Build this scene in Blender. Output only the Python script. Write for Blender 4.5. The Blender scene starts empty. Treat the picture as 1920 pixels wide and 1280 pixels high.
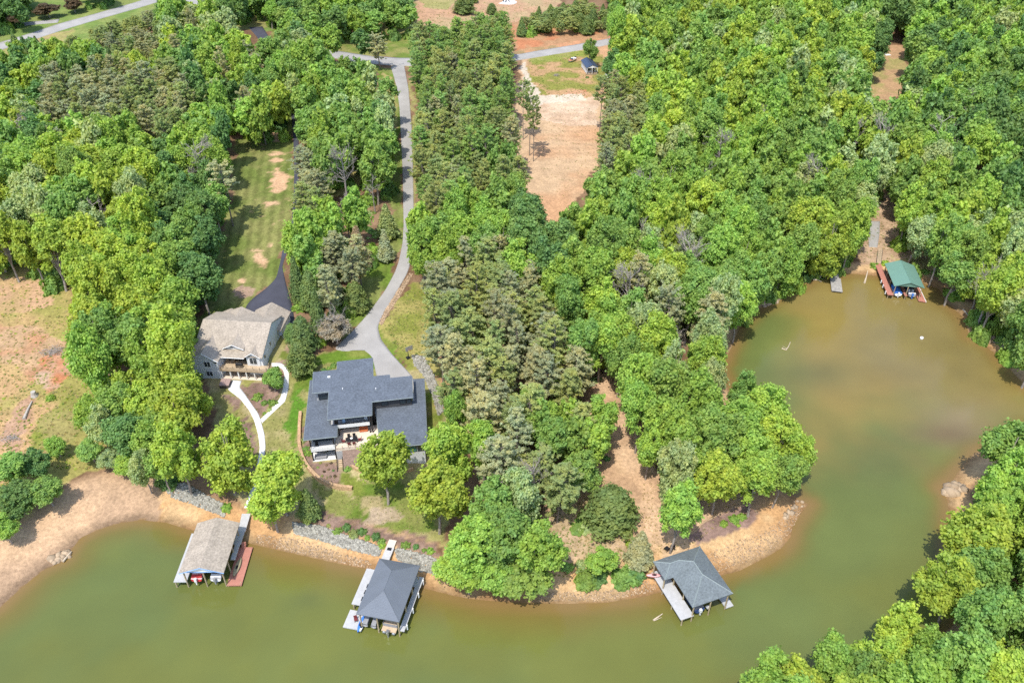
import bpy, math, random
import numpy as np
from mathutils import Vector
random.seed(7); rng = np.random.default_rng(11)
C = bpy.context.scene.collection
R = math.radians

# ------------------------------------------------------------------ camera model
F, PITCH, H0 = 1550.0, R(37.0), 120.0
CP, SP = math.cos(PITCH), math.sin(PITCH)
def ray(u, v):
    a = (np.asarray(u, float) - 960) / F; b = -(np.asarray(v, float) - 640) / F
    return np.stack([a, b * SP + CP, b * CP - SP], -1)
def P(u, v, z=0.0):
    "world point where the sight line of photo pixel (u, v) meets height z"
    d = ray(u, v); t = (z - H0) / d[..., 2]
    p = d * np.asarray(t)[..., None]; p[..., 2] += H0
    return p
def project(x, y, z):
    zz = z - H0
    dep = y * CP - zz * SP; up = y * SP + zz * CP
    return 960 + F * x / dep, 640 - F * up / dep, dep

# ------------------------------------------------------------------ numpy helpers
def vnoise(x, y, s, seed=0):
    x = x / s + seed * 17.3; y = y / s + seed * 5.7
    xi = np.floor(x).astype(np.int64); yi = np.floor(y).astype(np.int64)
    fx = x - xi; fy = y - yi
    fx = fx * fx * (3 - 2 * fx); fy = fy * fy * (3 - 2 * fy)
    def h(a, b):
        n = (a * 374761393 + b * 668265263 + seed * 974711) & 0x7fffffff
        n = ((n ^ (n >> 13)) * 1274126177) & 0x7fffffff
        return ((n ^ (n >> 16)) & 0xffff) / 65535.0
    return (h(xi, yi) * (1 - fx) + h(xi + 1, yi) * fx) * (1 - fy) + (h(xi, yi + 1) * (1 - fx) + h(xi + 1, yi + 1) * fx) * fy
def fbm(x, y, s, seed=0):
    return .55 * vnoise(x, y, s, seed) + .3 * vnoise(x, y, s / 2.3, seed + 1) + .15 * vnoise(x, y, s / 5.1, seed + 2)
def sstep(a, b, x):
    t = np.clip((x - a) / (b - a), 0, 1); return t * t * (3 - 2 * t)
def inpoly(px, py, poly):
    poly = np.asarray(poly, float); x0, y0 = poly.min(0); x1, y1 = poly.max(0)
    out = np.zeros(px.shape, bool)
    m = (px >= x0) & (px <= x1) & (py >= y0) & (py <= y1)
    if not m.any(): return out
    X = px[m]; Y = py[m]; ins = np.zeros(X.shape, bool); n = len(poly)
    for i in range(n):
        ax, ay = poly[i]; bx, by = poly[(i + 1) % n]
        if ay == by: continue
        c = ((ay > Y) != (by > Y)) & (X < (bx - ax) * (Y - ay) / (by - ay) + ax)
        ins ^= c
    out[m] = ins
    return out
def polydist(X, Y, poly, closed=True):
    poly = np.asarray(poly, float); best = np.full(X.shape, 1e9)
    n = len(poly)
    for i in range(n if closed else n - 1):
        ax, ay = poly[i]; bx, by = poly[(i + 1) % n]
        dx, dy = bx - ax, by - ay; L = dx * dx + dy * dy + 1e-9
        t = np.clip(((X - ax) * dx + (Y - ay) * dy) / L, 0, 1)
        best = np.minimum(best, (X - ax - t * dx) ** 2 + (Y - ay - t * dy) ** 2)
    return np.sqrt(best)

# ------------------------------------------------------------------ shoreline and terrain
SHORE_PX = [(-160,1215),(-60,1165),(0,1138),(40,1101),(80,1069),(125,1048),(134,1030),(150,1008),(185,992),(215,982),(262,974),(312,979),(350,991),(400,1003),
 (450,1012),(480,1021),(542,1035),(605,1049),(655,1060),(697,1068),(740,1080),(792,1101),(855,1117),(900,1124),(960,1128),(1007,1130),(1065,1131),(1135,1129),
 (1210,1117),(1250,1106),(1300,1092),(1355,1077),(1385,1070),(1440,1042),(1465,1027),(1483,1005),(1487,983),(1502,962),(1516,944),(1496,936),(1480,922),
 (1455,890),(1425,845),(1398,790),(1372,745),(1360,715),(1352,690),(1372,650),(1386,612),(1404,590),(1432,575),(1458,562),(1482,546),(1524,522),(1545,513),
 (1600,513),(1640,517),(1690,512),(1730,530),(1762,542),(1774,567),(1802,590),(1814,615),(1818,635),(1846,648),(1866,662),(1890,688),(1925,725),(1990,775),
 (1985,805),(1925,800),(1880,832),(1845,841),(1829,849),(1806,870),(1786,902),(1764,918),(1771,926),(1777,940),(1781,965),(1780,985),(1787,1010),(1783,1035),
 (1780,1097),(1790,1125),(1800,1160),(1755,1200),(1680,1238),(1560,1275),(1440,1318),(1370,1360),(1320,1460),(1250,1640),(960,1680),(300,1640),(-300,1560)]
SH = np.array(SHORE_PX, float)
SW = P(SH[:, 0], SH[:, 1], 0.0)[:, :2]
PADS = []      # (x, y, radius, height)
def hfun(x, y):
    x = np.asarray(x, float); y = np.asarray(y, float)
    shp = x.shape; x = x.ravel(); y = y.ravel()
    h = np.empty_like(x)
    for k in range(0, len(x), 60000):
        X = x[k:k + 60000]; Y = y[k:k + 60000]
        d = polydist(X, Y, SW); ins = inpoly(X, Y, SW)
        land = 0.19 * np.minimum(d, 7) + 0.085 * np.clip(d - 7, 0, 60) + 13 * (1 - np.exp(-np.clip(d - 67, 0, None) / 190.))
        land += (vnoise(X, Y, 38, 3) - .5) * 2.2 * sstep(15, 60, d) + (vnoise(X, Y, 9, 4) - .5) * .5 * sstep(4, 25, d)
        hh = np.where(ins, -np.minimum(.13 * d, 3.0), land)
        for (cx, cy, r, hz) in PADS:
            w = 1 - sstep(r * .55, r, np.hypot(X - cx, Y - cy))
            hh = hh * (1 - w) + hz * w
        h[k:k + 60000] = hh
    return h.reshape(shp)
def ground_at(x, y): return float(hfun(np.array([x]), np.array([y]))[0])
def G(u, v, dz=0.0):
    "point on the terrain (lifted by dz) on the sight line of pixel (u, v); arrays allowed"
    u = np.atleast_1d(np.asarray(u, float)); v = np.atleast_1d(np.asarray(v, float))
    z = np.full(u.shape, 3.0)
    for _ in range(14):
        p = P(u, v, z); z = .35 * z + .65 * (hfun(p[:, 0], p[:, 1]) + dz)
    return P(u, v, z)
def g1(u, v, dz=0.0): return Vector(G(u, v, dz)[0])

# house pads keep the building plots level
_w = P(440, 712, 3.5); _d = P(650, 830, 4.0)
ZB1 = 3.9   # white house, lower floor
ZB2 = 3.7   # dark house, lower terrace
PADS.append((P(505, 640, 6)[0], P(505, 640, 6)[1], 17, ZB1 + 2.3))
PADS.append((P(445, 716, ZB1)[0], P(445, 716, ZB1)[1], 9, ZB1))
PADS.append((P(720, 790, 5)[0], P(720, 790, 5)[1], 17, ZB2 + 1.6))
PADS.append((P(612, 862, ZB2)[0], P(612, 862, ZB2)[1], 8, ZB2))

# ------------------------------------------------------------------ materials
def new_mat(name):
    m = bpy.data.materials.new(name); m.use_nodes = True
    nt = m.node_tree; b = nt.nodes['Principled BSDF']
    return m, nt, b
def N(nt, t, **k):
    n = nt.nodes.new(t)
    for a, v in k.items():
        if a.startswith('i_'):
            key = a[2:]; key = int(key) if key.isdigit() else key.replace('_', ' ')
            n.inputs[key].default_value = v
        else: setattr(n, a, v)
    return n
def mix_rgb(nt, mode, fac, a, b):
    m = nt.nodes.new('ShaderNodeMix'); m.data_type = 'RGBA'; m.blend_type = mode
    for s, val in ((0, fac), (6, a), (7, b)):
        if isinstance(val, bpy.types.NodeSocket): nt.links.new(val, m.inputs[s])
        elif val is not None: m.inputs[s].default_value = val if s == 0 else (*val[:3], 1)
    return m.outputs[2]
def plain(name, col, rough=.6, var=.12, scale=3.0, metal=0., bump=0., spec=.3, fine=None, stripes=None):
    "surface of one colour with cloudy and fine variation, in object space"
    m, nt, b = new_mat(name)
    tc = N(nt, 'ShaderNodeTexCoord')
    n1 = N(nt, 'ShaderNodeTexNoise', i_Scale=scale, i_Detail=6.0); nt.links.new(tc.outputs['Object'], n1.inputs['Vector'])
    r = N(nt, 'ShaderNodeMapRange', i_1=.25, i_2=.75, i_3=1 - var, i_4=1 + var); nt.links.new(n1.outputs[0], r.inputs[0])
    out = mix_rgb(nt, 'MULTIPLY', 1.0, col, r.outputs[0])
    if fine:
        n2 = N(nt, 'ShaderNodeTexNoise', i_Scale=fine[0], i_Detail=3.0); nt.links.new(tc.outputs['Object'], n2.inputs['Vector'])
        r2 = N(nt, 'ShaderNodeMapRange', i_1=.3, i_2=.7, i_3=1 - fine[1], i_4=1 + fine[1]); nt.links.new(n2.outputs[0], r2.inputs[0])
        out = mix_rgb(nt, 'MULTIPLY', 1.0, out, r2.outputs[0])
    if stripes:    # (axis 0/1/2, pitch in m, depth): board joints
        w = N(nt, 'ShaderNodeTexWave', wave_type='BANDS', bands_direction='XYZ'[stripes[0]], wave_profile='SIN', i_Scale=math.pi / stripes[1] / 10 * 2 / 2)
        nt.links.new(tc.outputs['Object'], w.inputs['Vector'])
        r3 = N(nt, 'ShaderNodeMapRange', i_1=0., i_2=.25, i_3=1 - stripes[2], i_4=1.); nt.links.new(w.outputs[1], r3.inputs[0])
        out = mix_rgb(nt, 'MULTIPLY', 1.0, out, r3.outputs[0])
    nt.links.new(out, b.inputs['Base Color'])
    b.inputs['Roughness'].default_value = rough; b.inputs['Metallic'].default_value = metal; b.inputs['Specular IOR Level'].default_value = spec
    if bump:
        bp = N(nt, 'ShaderNodeBump', i_Strength=.6, i_Distance=bump); nt.links.new(n1.outputs[0], bp.inputs['Height']); nt.links.new(bp.outputs[0], b.inputs['Normal'])
    return m
def rock_mat(name, col, var=.45):
    m, nt, b = new_mat(name); ge = N(nt, 'ShaderNodeNewGeometry'); r = N(nt, 'ShaderNodeMapRange', i_1=0., i_2=1., i_3=1 - var, i_4=1 + var * .7); nt.links.new(ge.outputs['Random Per Island'], r.inputs[0])
    nt.links.new(mix_rgb(nt, 'MULTIPLY', 1.0, col, r.outputs[0]), b.inputs['Base Color']); b.inputs['Roughness'].default_value = .9; b.inputs['Specular IOR Level'].default_value = .15
    return m
def leaf_mat(name, trans=.42, var=.22, rough=.55):
    m, nt, b = new_mat(name)
    at = N(nt, 'ShaderNodeAttribute', attribute_type='INSTANCER', attribute_name='tint')
    ge = N(nt, 'ShaderNodeNewGeometry')
    r = N(nt, 'ShaderNodeMapRange', i_1=0., i_2=1., i_3=1 - var, i_4=1 + var); nt.links.new(ge.outputs['Random Per Island'], r.inputs[0])
    tc = N(nt, 'ShaderNodeTexCoord')
    n1 = N(nt, 'ShaderNodeTexNoise', i_Scale=.55, i_Detail=2.0); nt.links.new(tc.outputs['Object'], n1.inputs['Vector'])
    c = mix_rgb(nt, 'MULTIPLY', 1.0, at.outputs[0], r.outputs[0])
    r2 = N(nt, 'ShaderNodeMapRange', i_1=.35, i_2=.65, i_3=0., i_4=1.); nt.links.new(n1.outputs[0], r2.inputs[0])
    c2 = mix_rgb(nt, 'MULTIPLY', 1.0, c, (1.14, 1.07, .88)); c3 = mix_rgb(nt, 'MULTIPLY', 1.0, c, (.86, .95, 1.0))
    c = mix_rgb(nt, 'MIX', r2.outputs[0], c3, c2)
    nt.links.new(c, b.inputs['Base Color']); b.inputs['Roughness'].default_value = rough; b.inputs['Specular IOR Level'].default_value = .25
    tr = N(nt, 'ShaderNodeBsdfTranslucent'); ct = mix_rgb(nt, 'MULTIPLY', 1.0, c, (1.25, 1.3, .6)); nt.links.new(ct, tr.inputs[0])
    mx = N(nt, 'ShaderNodeMixShader', i_0=trans); nt.links.new(b.outputs[0], mx.inputs[1]); nt.links.new(tr.outputs[0], mx.inputs[2])
    nt.links.new(mx.outputs[0], nt.nodes['Material Output'].inputs[0])
    return m
M = {}
M['leaf'] = leaf_mat('broad_leaf'); M['needle'] = leaf_mat('pine_needle', trans=.38, var=.15, rough=.6)
M['bark'] = plain('bark', (.30, .26, .22), .9, .3, 2.0); M['pale_bark'] = plain('pale_bark', (.42, .38, .33), .9, .2, 2.0); M['pine_bark'] = plain('pine_bark', (.23, .195, .165), .9, .3, 2.)
M['grey_twig'] = plain('grey_twig', (.34, .30, .27), .9, .2, 2.0)
M['shingle_dark'] = plain('shingle_dark', (.112, .130, .156), .85, .14, .5, fine=(3.2, .26), stripes=(1, .16, .12))
M['shingle_taupe'] = plain('shingle_taupe', (.37, .315, .252), .9, .14, .6, fine=(3.0, .24), stripes=(1, .2, .12))
M['shingle_navy'] = plain('shingle_navy', (.150, .168, .195), .8, .06, .5, fine=(12., .16), stripes=(2, .12, .22))
M['shingle_slate'] = plain('shingle_slate', (.148, .172, .182), .85, .10, .6, fine=(3.4, .22))
M['ridge_cap'] = plain('ridge_cap', (.24, .28, .28), .85, .1, 2.)
M['green_metal'] = plain('green_metal', (.15, .275, .22), .45, .05, .8, spec=.5, stripes=(1, .3, .1))
M['white'] = plain('white_siding', (.74, .77, .80), .6, .04, 1., stripes=(2, .2, .1))
M['white_trim'] = plain('white_trim', (.80, .80, .79), .5, .04, 2.)
M['blue_trim'] = plain('blue_trim', (.20, .36, .60), .5, .06, 2.)
M['stone_wall'] = plain('stone_wall', (.46, .30, .17), .9, .35, 3., bump=.05, fine=(12, .2))
M['grey_wall'] = plain('grey_wall', (.42, .42, .42), .7, .06, 1., stripes=(2, .2, .1))
M['light_wall'] = plain('light_wall', (.62, .63, .64), .7, .05, 1., stripes=(2, .2, .1)); M['mulch_bank'] = plain('mulch_bank', (.23, .16, .125), .95, .25, 2., fine=(7, .25))
M['dark_wall'] = plain('dark_wall', (.07, .07, .075), .6, .1, 1.)
M['glass'] = plain('window_glass', (.035, .05, .06), .08, .1, 1., spec=.7)
M['teal_glass'] = plain('teal_glass', (.08, .22, .20), .08, .1, 1., spec=.7)
M['wood_grey'] = plain('wood_grey', (.46, .46, .46), .8, .10, 1.5, stripes=(1, .15, .25))
M['wood_grey_x'] = plain('wood_grey_x', (.50, .49, .48), .8, .10, 1.5, stripes=(0, .15, .25))
M['wood_old'] = plain('wood_old', (.36, .34, .31), .9, .25, 1.5, stripes=(1, .18, .45))
M['wood_dark'] = plain('wood_dark', (.09, .075, .065), .9, .25, 1.5)
M['wood_red'] = plain('wood_red', (.44, .19, .14), .8, .12, 1.5, stripes=(1, .15, .22))
M['wood_tan'] = plain('wood_tan', (.47, .36, .24), .8, .15, 1.5, stripes=(1, .15, .2))
M['pile'] = plain('pile_wood', (.40, .32, .20), .9, .25, 1.5)
M['concrete'] = plain('concrete', (.70, .69, .66), .8, .07, .8, fine=(14, .06))
M['pavers'] = plain('pavers', (.66, .56, .45), .8, .07, .8, fine=(8, .1))
M['asphalt'] = plain('asphalt', (.060, .062, .082), .85, .15, .3, fine=(20, .25))
M['road_grey'] = plain('road_grey', (.335, .32, .30), .9, .16, .22, fine=(14, .16))
M['gravel_white'] = plain('gravel_white', (.55, .50, .42), .95, .2, .6, fine=(8, .25))
M['rock_grey'] = rock_mat('rock_grey', (.31, .295, .25))
M['rock_tan'] = rock_mat('rock_tan', (.40, .285, .18))
M['ledge'] = rock_mat('ledge', (.40, .30, .20), .25)
M['metal'] = plain('grey_metal', (.45, .46, .48), .35, .05, 2., metal=.7)
M['black'] = plain('black_paint', (.018, .018, .02), .5, .1, 2.)
M['cover'] = plain('grey_cover', (.27, .27, .28), .8, .1, 2.)
M['red_boat'] = plain('red_gelcoat', (.55, .06, .06), .3, .05, 2., spec=.5)
M['white_boat'] = plain('white_gelcoat', (.78, .78, .78), .3, .04, 2., spec=.5)
M['blue'] = plain('blue_vinyl', (.06, .20, .60), .45, .1, 2.)
M['pale_blue'] = plain('pale_blue_vinyl', (.45, .62, .80), .45, .1, 2.)
M['navy'] = plain('navy_canvas', (.03, .06, .16), .7, .1, 2.)
M['tan_vinyl'] = plain('tan_vinyl', (.52, .40, .27), .6, .1, 2.)
M['canoe'] = plain('olive_hull', (.33, .28, .17), .45, .08, 2.)
M['pink'] = plain('pink_plastic', (.78, .38, .38), .4, .05, 2.)
M['dark_red'] = plain('dark_red_fabric', (.16, .035, .035), .8, .1, 2.)
M['orange'] = plain('orange_fabric', (.55, .16, .06), .8, .1, 2.)
M['teal'] = plain('teal_plastic', (.10, .38, .34), .5, .05, 2.)
M['driftwood'] = plain('driftwood', (.55, .45, .33), .9, .2, 2.)
M['spa'] = plain('spa_cover', (.36, .25, .22), .7, .08, 2.)

# ground: colour comes from a per-point soil / turf map, the rest is texture
def ground_mat():
    m, nt, b = new_mat('ground_cover')
    at = N(nt, 'ShaderNodeAttribute', attribute_name='soil')
    tc = N(nt, 'ShaderNodeTexCoord'); c = at.outputs[0]
    hts = []
    for sc, lo, hi, det in ((.35, .88, 1.12, 4.), (1.6, .80, 1.20, 5.), (6.0, .80, 1.20, 3.)):
        n = N(nt, 'ShaderNodeTexNoise', i_Scale=sc, i_Detail=det); nt.links.new(tc.outputs['Object'], n.inputs['Vector'])
        r = N(nt, 'ShaderNodeMapRange', i_1=.3, i_2=.7, i_3=lo, i_4=hi); nt.links.new(n.outputs[0], r.inputs[0])
        c = mix_rgb(nt, 'MULTIPLY', 1.0, c, r.outputs[0]); hts.append(n)
    nt.links.new(c, b.inputs['Base Color']); b.inputs['Roughness'].default_value = .95; b.inputs['Specular IOR Level'].default_value = .1
    bp = N(nt, 'ShaderNodeBump', i_Strength=.5, i_Distance=.12); nt.links.new(hts[1].outputs[0], bp.inputs['Height']); nt.links.new(bp.outputs[0], b.inputs['Normal'])
    return m
def water_mat():
    m, nt, b = new_mat('turbid_water')
    at = N(nt, 'ShaderNodeAttribute', attribute_name='silt'); tc = N(nt, 'ShaderNodeTexCoord')
    nt.links.new(at.outputs[0], b.inputs['Base Color'])
    b.inputs['Roughness'].default_value = .06; b.inputs['IOR'].default_value = 1.33; b.inputs['Specular IOR Level'].default_value = .5
    n = N(nt, 'ShaderNodeTexNoise', i_Scale=1.1, i_Detail=4.); nt.links.new(tc.outputs['Object'], n.inputs['Vector'])
    n2 = N(nt, 'ShaderNodeTexNoise', i_Scale=4.5, i_Detail=3.); nt.links.new(tc.outputs['Object'], n2.inputs['Vector'])
    ad = N(nt, 'ShaderNodeMath', operation='ADD'); nt.links.new(n.outputs[0], ad.inputs[0]); nt.links.new(n2.outputs[0], ad.inputs[1])
    bp = N(nt, 'ShaderNodeBump', i_Strength=.22, i_Distance=.05); nt.links.new(ad.outputs[0], bp.inputs['Height']); nt.links.new(bp.outputs[0], b.inputs['Normal'])
    return m
M['ground'] = ground_mat(); M['water'] = water_mat()

# ------------------------------------------------------------------ mesh builder and object helpers
def mesh_np(name, verts, faces, k, smooth=False):
    "mesh from arrays: verts (n,3), faces (m,k)"
    me = bpy.data.meshes.new(name); n, m = len(verts), len(faces)
    me.vertices.add(n); me.vertices.foreach_set('co', np.asarray(verts, np.float32).ravel())
    me.loops.add(m * k); me.loops.foreach_set('vertex_index', np.asarray(faces, np.int32).ravel())
    me.polygons.add(m); me.polygons.foreach_set('loop_start', np.arange(0, m * k, k, dtype=np.int32))
    if smooth: me.polygons.foreach_set('use_smooth', np.ones(m, bool))
    me.update(calc_edges=True)
    return me
class MB:
    def __init__(s): s.v = []; s.f = []
    def add(s, vs, fs):
        o = len(s.v); s.v += [tuple(map(float, q)) for q in vs]; s.f += [tuple(i + o for i in f) for f in fs]; return s
    def box(s, x0, x1, y0, y1, z0, z1):
        return s.add([(x0,y0,z0),(x1,y0,z0),(x1,y1,z0),(x0,y1,z0),(x0,y0,z1),(x1,y0,z1),(x1,y1,z1),(x0,y1,z1)],
                     [(3,2,1,0),(4,5,6,7),(0,1,5,4),(1,2,6,5),(2,3,7,6),(3,0,4,7)])
    def prism(s, poly, z0, z1):
        "poly: list of (x,y) or (x,y,dz); z0,z1 floats; dz lifts both faces"
        a = sum(poly[i][0] * poly[(i + 1) % len(poly)][1] - poly[(i + 1) % len(poly)][0] * poly[i][1] for i in range(len(poly)))
        if a < 0: poly = poly[::-1]
        n = len(poly); d = [(p[2] if len(p) > 2 else 0) for p in poly]
        s.add([(p[0], p[1], z0 + q) for p, q in zip(poly, d)] + [(p[0], p[1], z1 + q) for p, q in zip(poly, d)],
              [tuple(range(n - 1, -1, -1)), tuple(range(n, 2 * n))] + [(i, (i + 1) % n, n + (i + 1) % n, n + i) for i in range(n)])
        return s
    def slab(s, quad, t):
        "thin slab under a polygon given in 3-D (roof plane)"
        n = len(quad)
        return s.add(list(quad) + [(q[0], q[1], q[2] - t) for q in quad],
                     [tuple(range(n)), tuple(range(2 * n - 1, n - 1, -1))] + [((i + 1) % n, i, n + i, n + (i + 1) % n) for i in range(n)])
    def tube(s, pts, rad, k=6, cap=True):
        pts = [Vector(p) for p in pts]; rad = [rad] * len(pts) if isinstance(rad, (int, float)) else rad
        vs, fs = [], []; up = Vector((0, 0, 1))
        for i, p in enumerate(pts):
            t = (pts[min(i + 1, len(pts) - 1)] - pts[max(i - 1, 0)]).normalized()
            a = t.cross(up if abs(t.z) < .95 else Vector((1, 0, 0))).normalized(); b = t.cross(a)
            for j in range(k):
                an = 2 * math.pi * j / k; vs.append(p + (a * math.cos(an) + b * math.sin(an)) * rad[i])
        for i in range(len(pts) - 1):
            for j in range(k): fs.append((i * k + j, i * k + (j + 1) % k, (i + 1) * k + (j + 1) % k, (i + 1) * k + j))
        if cap: fs += [tuple(range(k - 1, -1, -1)), tuple((len(pts) - 1) * k + j for j in range(k))]
        return s.add(vs, fs)
    def loft(s, secs, cap=True):
        k = len(secs[0]); vs = [p for q in secs for p in q]; fs = []
        for i in range(len(secs) - 1):
            for j in range(k - 1): fs.append((i * k + j, i * k + j + 1, (i + 1) * k + j + 1, (i + 1) * k + j))
        if cap: fs += [tuple(range(k)), tuple((len(secs) - 1) * k + j for j in range(k - 1, -1, -1))]
        return s.add(vs, fs)
    def build(s, name, mat, parent=None, smooth=False, label=None):
        me = bpy.data.meshes.new(name); me.from_pydata(s.v, [], s.f); me.update()
        if smooth: me.polygons.foreach_set('use_smooth', np.ones(len(me.polygons), bool))
        return link(name, me, mat, parent, label)
def link(name, me, mat, parent=None, label=None):
    o = bpy.data.objects.new(name, me); C.objects.link(o)
    if mat is not None:
        if isinstance(mat, str): mat = M[mat]
        if len(me.materials) == 0: me.materials.append(mat)
    if parent is not None: o.parent = parent
    if label: o['label'] = label
    return o
def tag(o, label, cat, group=None):
    o['label'] = label; o['category'] = cat
    if group: o['group'] = group
    return o
def empty(name, loc, rz, label, cat, group=None):
    o = bpy.data.objects.new(name, None); C.objects.link(o); o.location = loc; o.rotation_euler = (0, 0, rz); o.empty_display_size = .3
    return tag(o, label, cat, group)
def kind(o, k): o['kind'] = k; return o
class Frame:
    "local frame: origin pixel, direction pixel (both at height z)"
    def __init__(s, a, b, z, zo=0.0):
        A = P(*a, z); B = P(*b, z); d = (B - A)[:2]; s.len = float(np.hypot(*d)); s.rz = math.atan2(d[1], d[0])
        s.o = Vector((A[0], A[1], zo)); s.c, s.s = math.cos(s.rz), math.sin(s.rz)
    def l(s, u, v, z):
        p = P(u, v, z); x, y = p[0] - s.o.x, p[1] - s.o.y
        return (x * s.c + y * s.s, -x * s.s + y * s.c)
    def w(s, x, y, z=0): return Vector((s.o.x + x * s.c - y * s.s, s.o.y + x * s.s + y * s.c, z))

# ------------------------------------------------------------------ terrain mesh with a soil map
def axis(a, b, st, lo, hi):
    c = list(np.arange(a, b, st)); x = a; d = st
    pre = []
    while x > lo: d *= 1.35; x -= d; pre.append(x)
    x = c[-1]; d = st; post = []
    while x < hi: d *= 1.35; x += d; post.append(x)
    return np.array(pre[::-1] + c + post)
ax = axis(-270, 290, .65, -1500, 1500); ay = axis(62, 440, .65, -400, 2200)
GX, GY = np.meshgrid(ax, ay); GZ = hfun(GX, GY)
nx, ny = len(ax), len(ay)
X = GX.ravel(); Y = GY.ravel(); Z = GZ.ravel()
D = polydist(X, Y, SW); INS = inpoly(X, Y, SW)
wx = X + (vnoise(X, Y, 5, 21) - .5) * 3.0 + (vnoise(X, Y, 1.6, 22) - .5) * 1.4
wy = Y + (vnoise(X, Y, 5, 23) - .5) * 4.0 + (vnoise(X, Y, 1.6, 24) - .5) * 1.6
front = Y > 20
U, V, _ = project(np.where(front, wx, 0), np.where(front, wy, 1e4), Z); U = np.where(front, U, -1e5)
U0, V0, _ = project(np.where(front, X, 0), np.where(front, Y, 1e4), Z); U0 = np.where(front, U0, -1e5)
n5 = fbm(X, Y, 6, 31); n2 = fbm(X, Y, 2.2, 35); n15 = fbm(X, Y, 16, 38)
def lerp(a, b, t): return np.array(a)[None, :] * (1 - t[:, None]) + np.array(b)[None, :] * t[:, None]
LITTER, LITTER2 = (.17, .105, .06), (.27, .18, .11)
GREEN, GREEN2, DRY, STRAW = (.135, .20, .035), (.20, .235, .06), (.30, .26, .11), (.44, .34, .19)
CLAY, CLAY2, SAND, BROWN = (.46, .20, .10), (.50, .27, .15), (.54, .38, .25), (.29, .19, .125)
MULCH, MULCH2 = (.20, .135, .105), (.27, .19, .15)
COL = lerp(LITTER, LITTER2, sstep(.35, .7, n5))
def paint(poly, a, b, noise=None, lo=.35, hi=.65, crisp=False, keep=None):
    m = inpoly(U0 if crisp else U, V0 if crisp else V, poly) & ~INS
    if keep is not None: m &= keep
    t = sstep(lo, hi, (n5 if noise is None else noise)[m]); COL[m] = lerp(a, b, t)
    return m
# open ground, far to near
paint([(-200,-80),(520,-80),(520,60),(330,40),(200,60),(140,100),(60,130),(-200,140)], (.16,.24,.06), (.22,.27,.08))
paint([(500,40),(620,60),(770,72),(775,112),(690,104),(600,92),(520,92)], (.14,.20,.04), (.24,.24,.08))
paint([(0,85),(140,55),(110,110),(60,125),(-60,120)], (.34,.28,.13), (.30,.30,.10))
paint([(440,-40),(800,-40),(800,75),(700,60),(560,40),(440,60)], (.24,.25,.09), DRY)
paint([(770,-60),(1060,-60),(1045,30),(960,45),(900,60),(830,62),(780,40)], (.40,.31,.17), (.46,.29,.18), n15)
paint([(790,-10),(860,-10),(840,18),(790,16)], (.30,.29,.11), (.36,.32,.14))
paint([(955,45),(1040,20),(1130,55),(1140,76),(965,108)], CLAY, (.40,.24,.13))
paint([(955,96),(1080,78),(1150,68),(1150,80),(1080,86),(960,106)], (.33,.24,.12), CLAY2)
paint([(975,105),(1150,78),(1150,150),(1140,210),(1128,290),(1110,330),(1060,410),(1030,425),(985,345),(966,300),(966,200)], (.53,.385,.24), (.51,.315,.18), n15)
paint([(1010,180),(1130,180),(1118,235),(1060,240),(1010,225)], (.52,.38,.26), (.60,.47,.34), n5)
paint([(985,112),(1120,92),(1145,140),(1140,180),(1060,185),(1010,178),(990,135)], (.24,.25,.06), (.46,.30,.16), n5, .40, .62)
paint([(985,108),(1095,92),(1095,103),(1000,120)], (.24,.28,.06), (.30,.30,.10))
paint([(1060,170),(1100,170),(1100,182),(1045,186)], CLAY, (.50,.30,.18))
m = inpoly(U, V, [(985,330),(1110,300),(1100,190),(1000,190)]) & ~INS
COL[m] *= (1 + .22 * np.sin(Y[m] * 1.75 + 5 * vnoise(X[m], Y[m], 13, 55)))[:, None] * sstep(.2, .6, n15[m])[:, None] * .42 + 1 - .42 * sstep(.2, .6, n15[m])[:, None]
paint([(975,116),(985,120),(1003,160),(1020,182),(1090,174),(1104,188),(1060,195),(1022,197),(1010,206),(990,195),(978,150)], (.56,.50,.40), (.60,.53,.42))
paint([(1650,85),(1700,85),(1705,130),(1690,170),(1650,195),(1610,180),(1625,150),(1640,120)], (.42,.28,.16), (.33,.30,.12))
paint([(1655,85),(1700,85),(1700,110),(1675,112)], (.46,.28,.17), (.42,.28,.16))
paint([(1615,345),(1680,345),(1690,410),(1780,430),(1790,520),(1700,520),(1630,515),(1600,500)], (.36,.25,.16), (.45,.33,.22), n2)
paint([(1665,480),(1745,490),(1760,520),(1720,520)], (.34,.30,.13), (.40,.33,.17))
# left mown lawn with bare patches
LAWN = [(440,262),(505,208),(542,200),(552,330),(552,420),(530,470),(522,525),(480,552),(466,580),(440,605),(375,605),(385,545),(405,470),(425,400),(440,330)]
m = paint(LAWN, (.14,.185,.045), (.22,.23,.08), n5, .3, .8)
A_, B_ = G(470, 590)[0], G(520, 260)[0]; dr = (B_ - A_)[:2] / np.hypot(*(B_ - A_)[:2]); side = (X - A_[0]) * dr[1] - (Y - A_[1]) * dr[0]
stripe = np.tanh(3.0 * np.sin(side * 2 * math.pi / 2.7))
COL[m] *= (1 + .16 * stripe[m])[:, None]
patch = fbm(X, Y, 7, 61)
bare = np.zeros(len(X))
for (u, v, ru, rv, w) in ((522,245,16,26,.7),(520,300,14,20,.55),(523,340,16,22,.9),(508,375,18,14,.4),(490,480,18,22,.5),(495,275,10,20,.45),(455,527,9,6,1.),(500,225,14,10,.6)):
    bare = np.maximum(bare, w * np.exp(-(((U0 - u) / ru) ** 2 + ((V0 - v) / rv) ** 2)))
t = np.where(m, sstep(.47, .60, bare * .52 + n2 * .62 + .06 * (n15 - .5)), 0); COL[:] = COL * (1 - t[:, None]) + lerp((.56,.36,.21), (.60,.42,.27), n5) * t[:, None]
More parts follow.
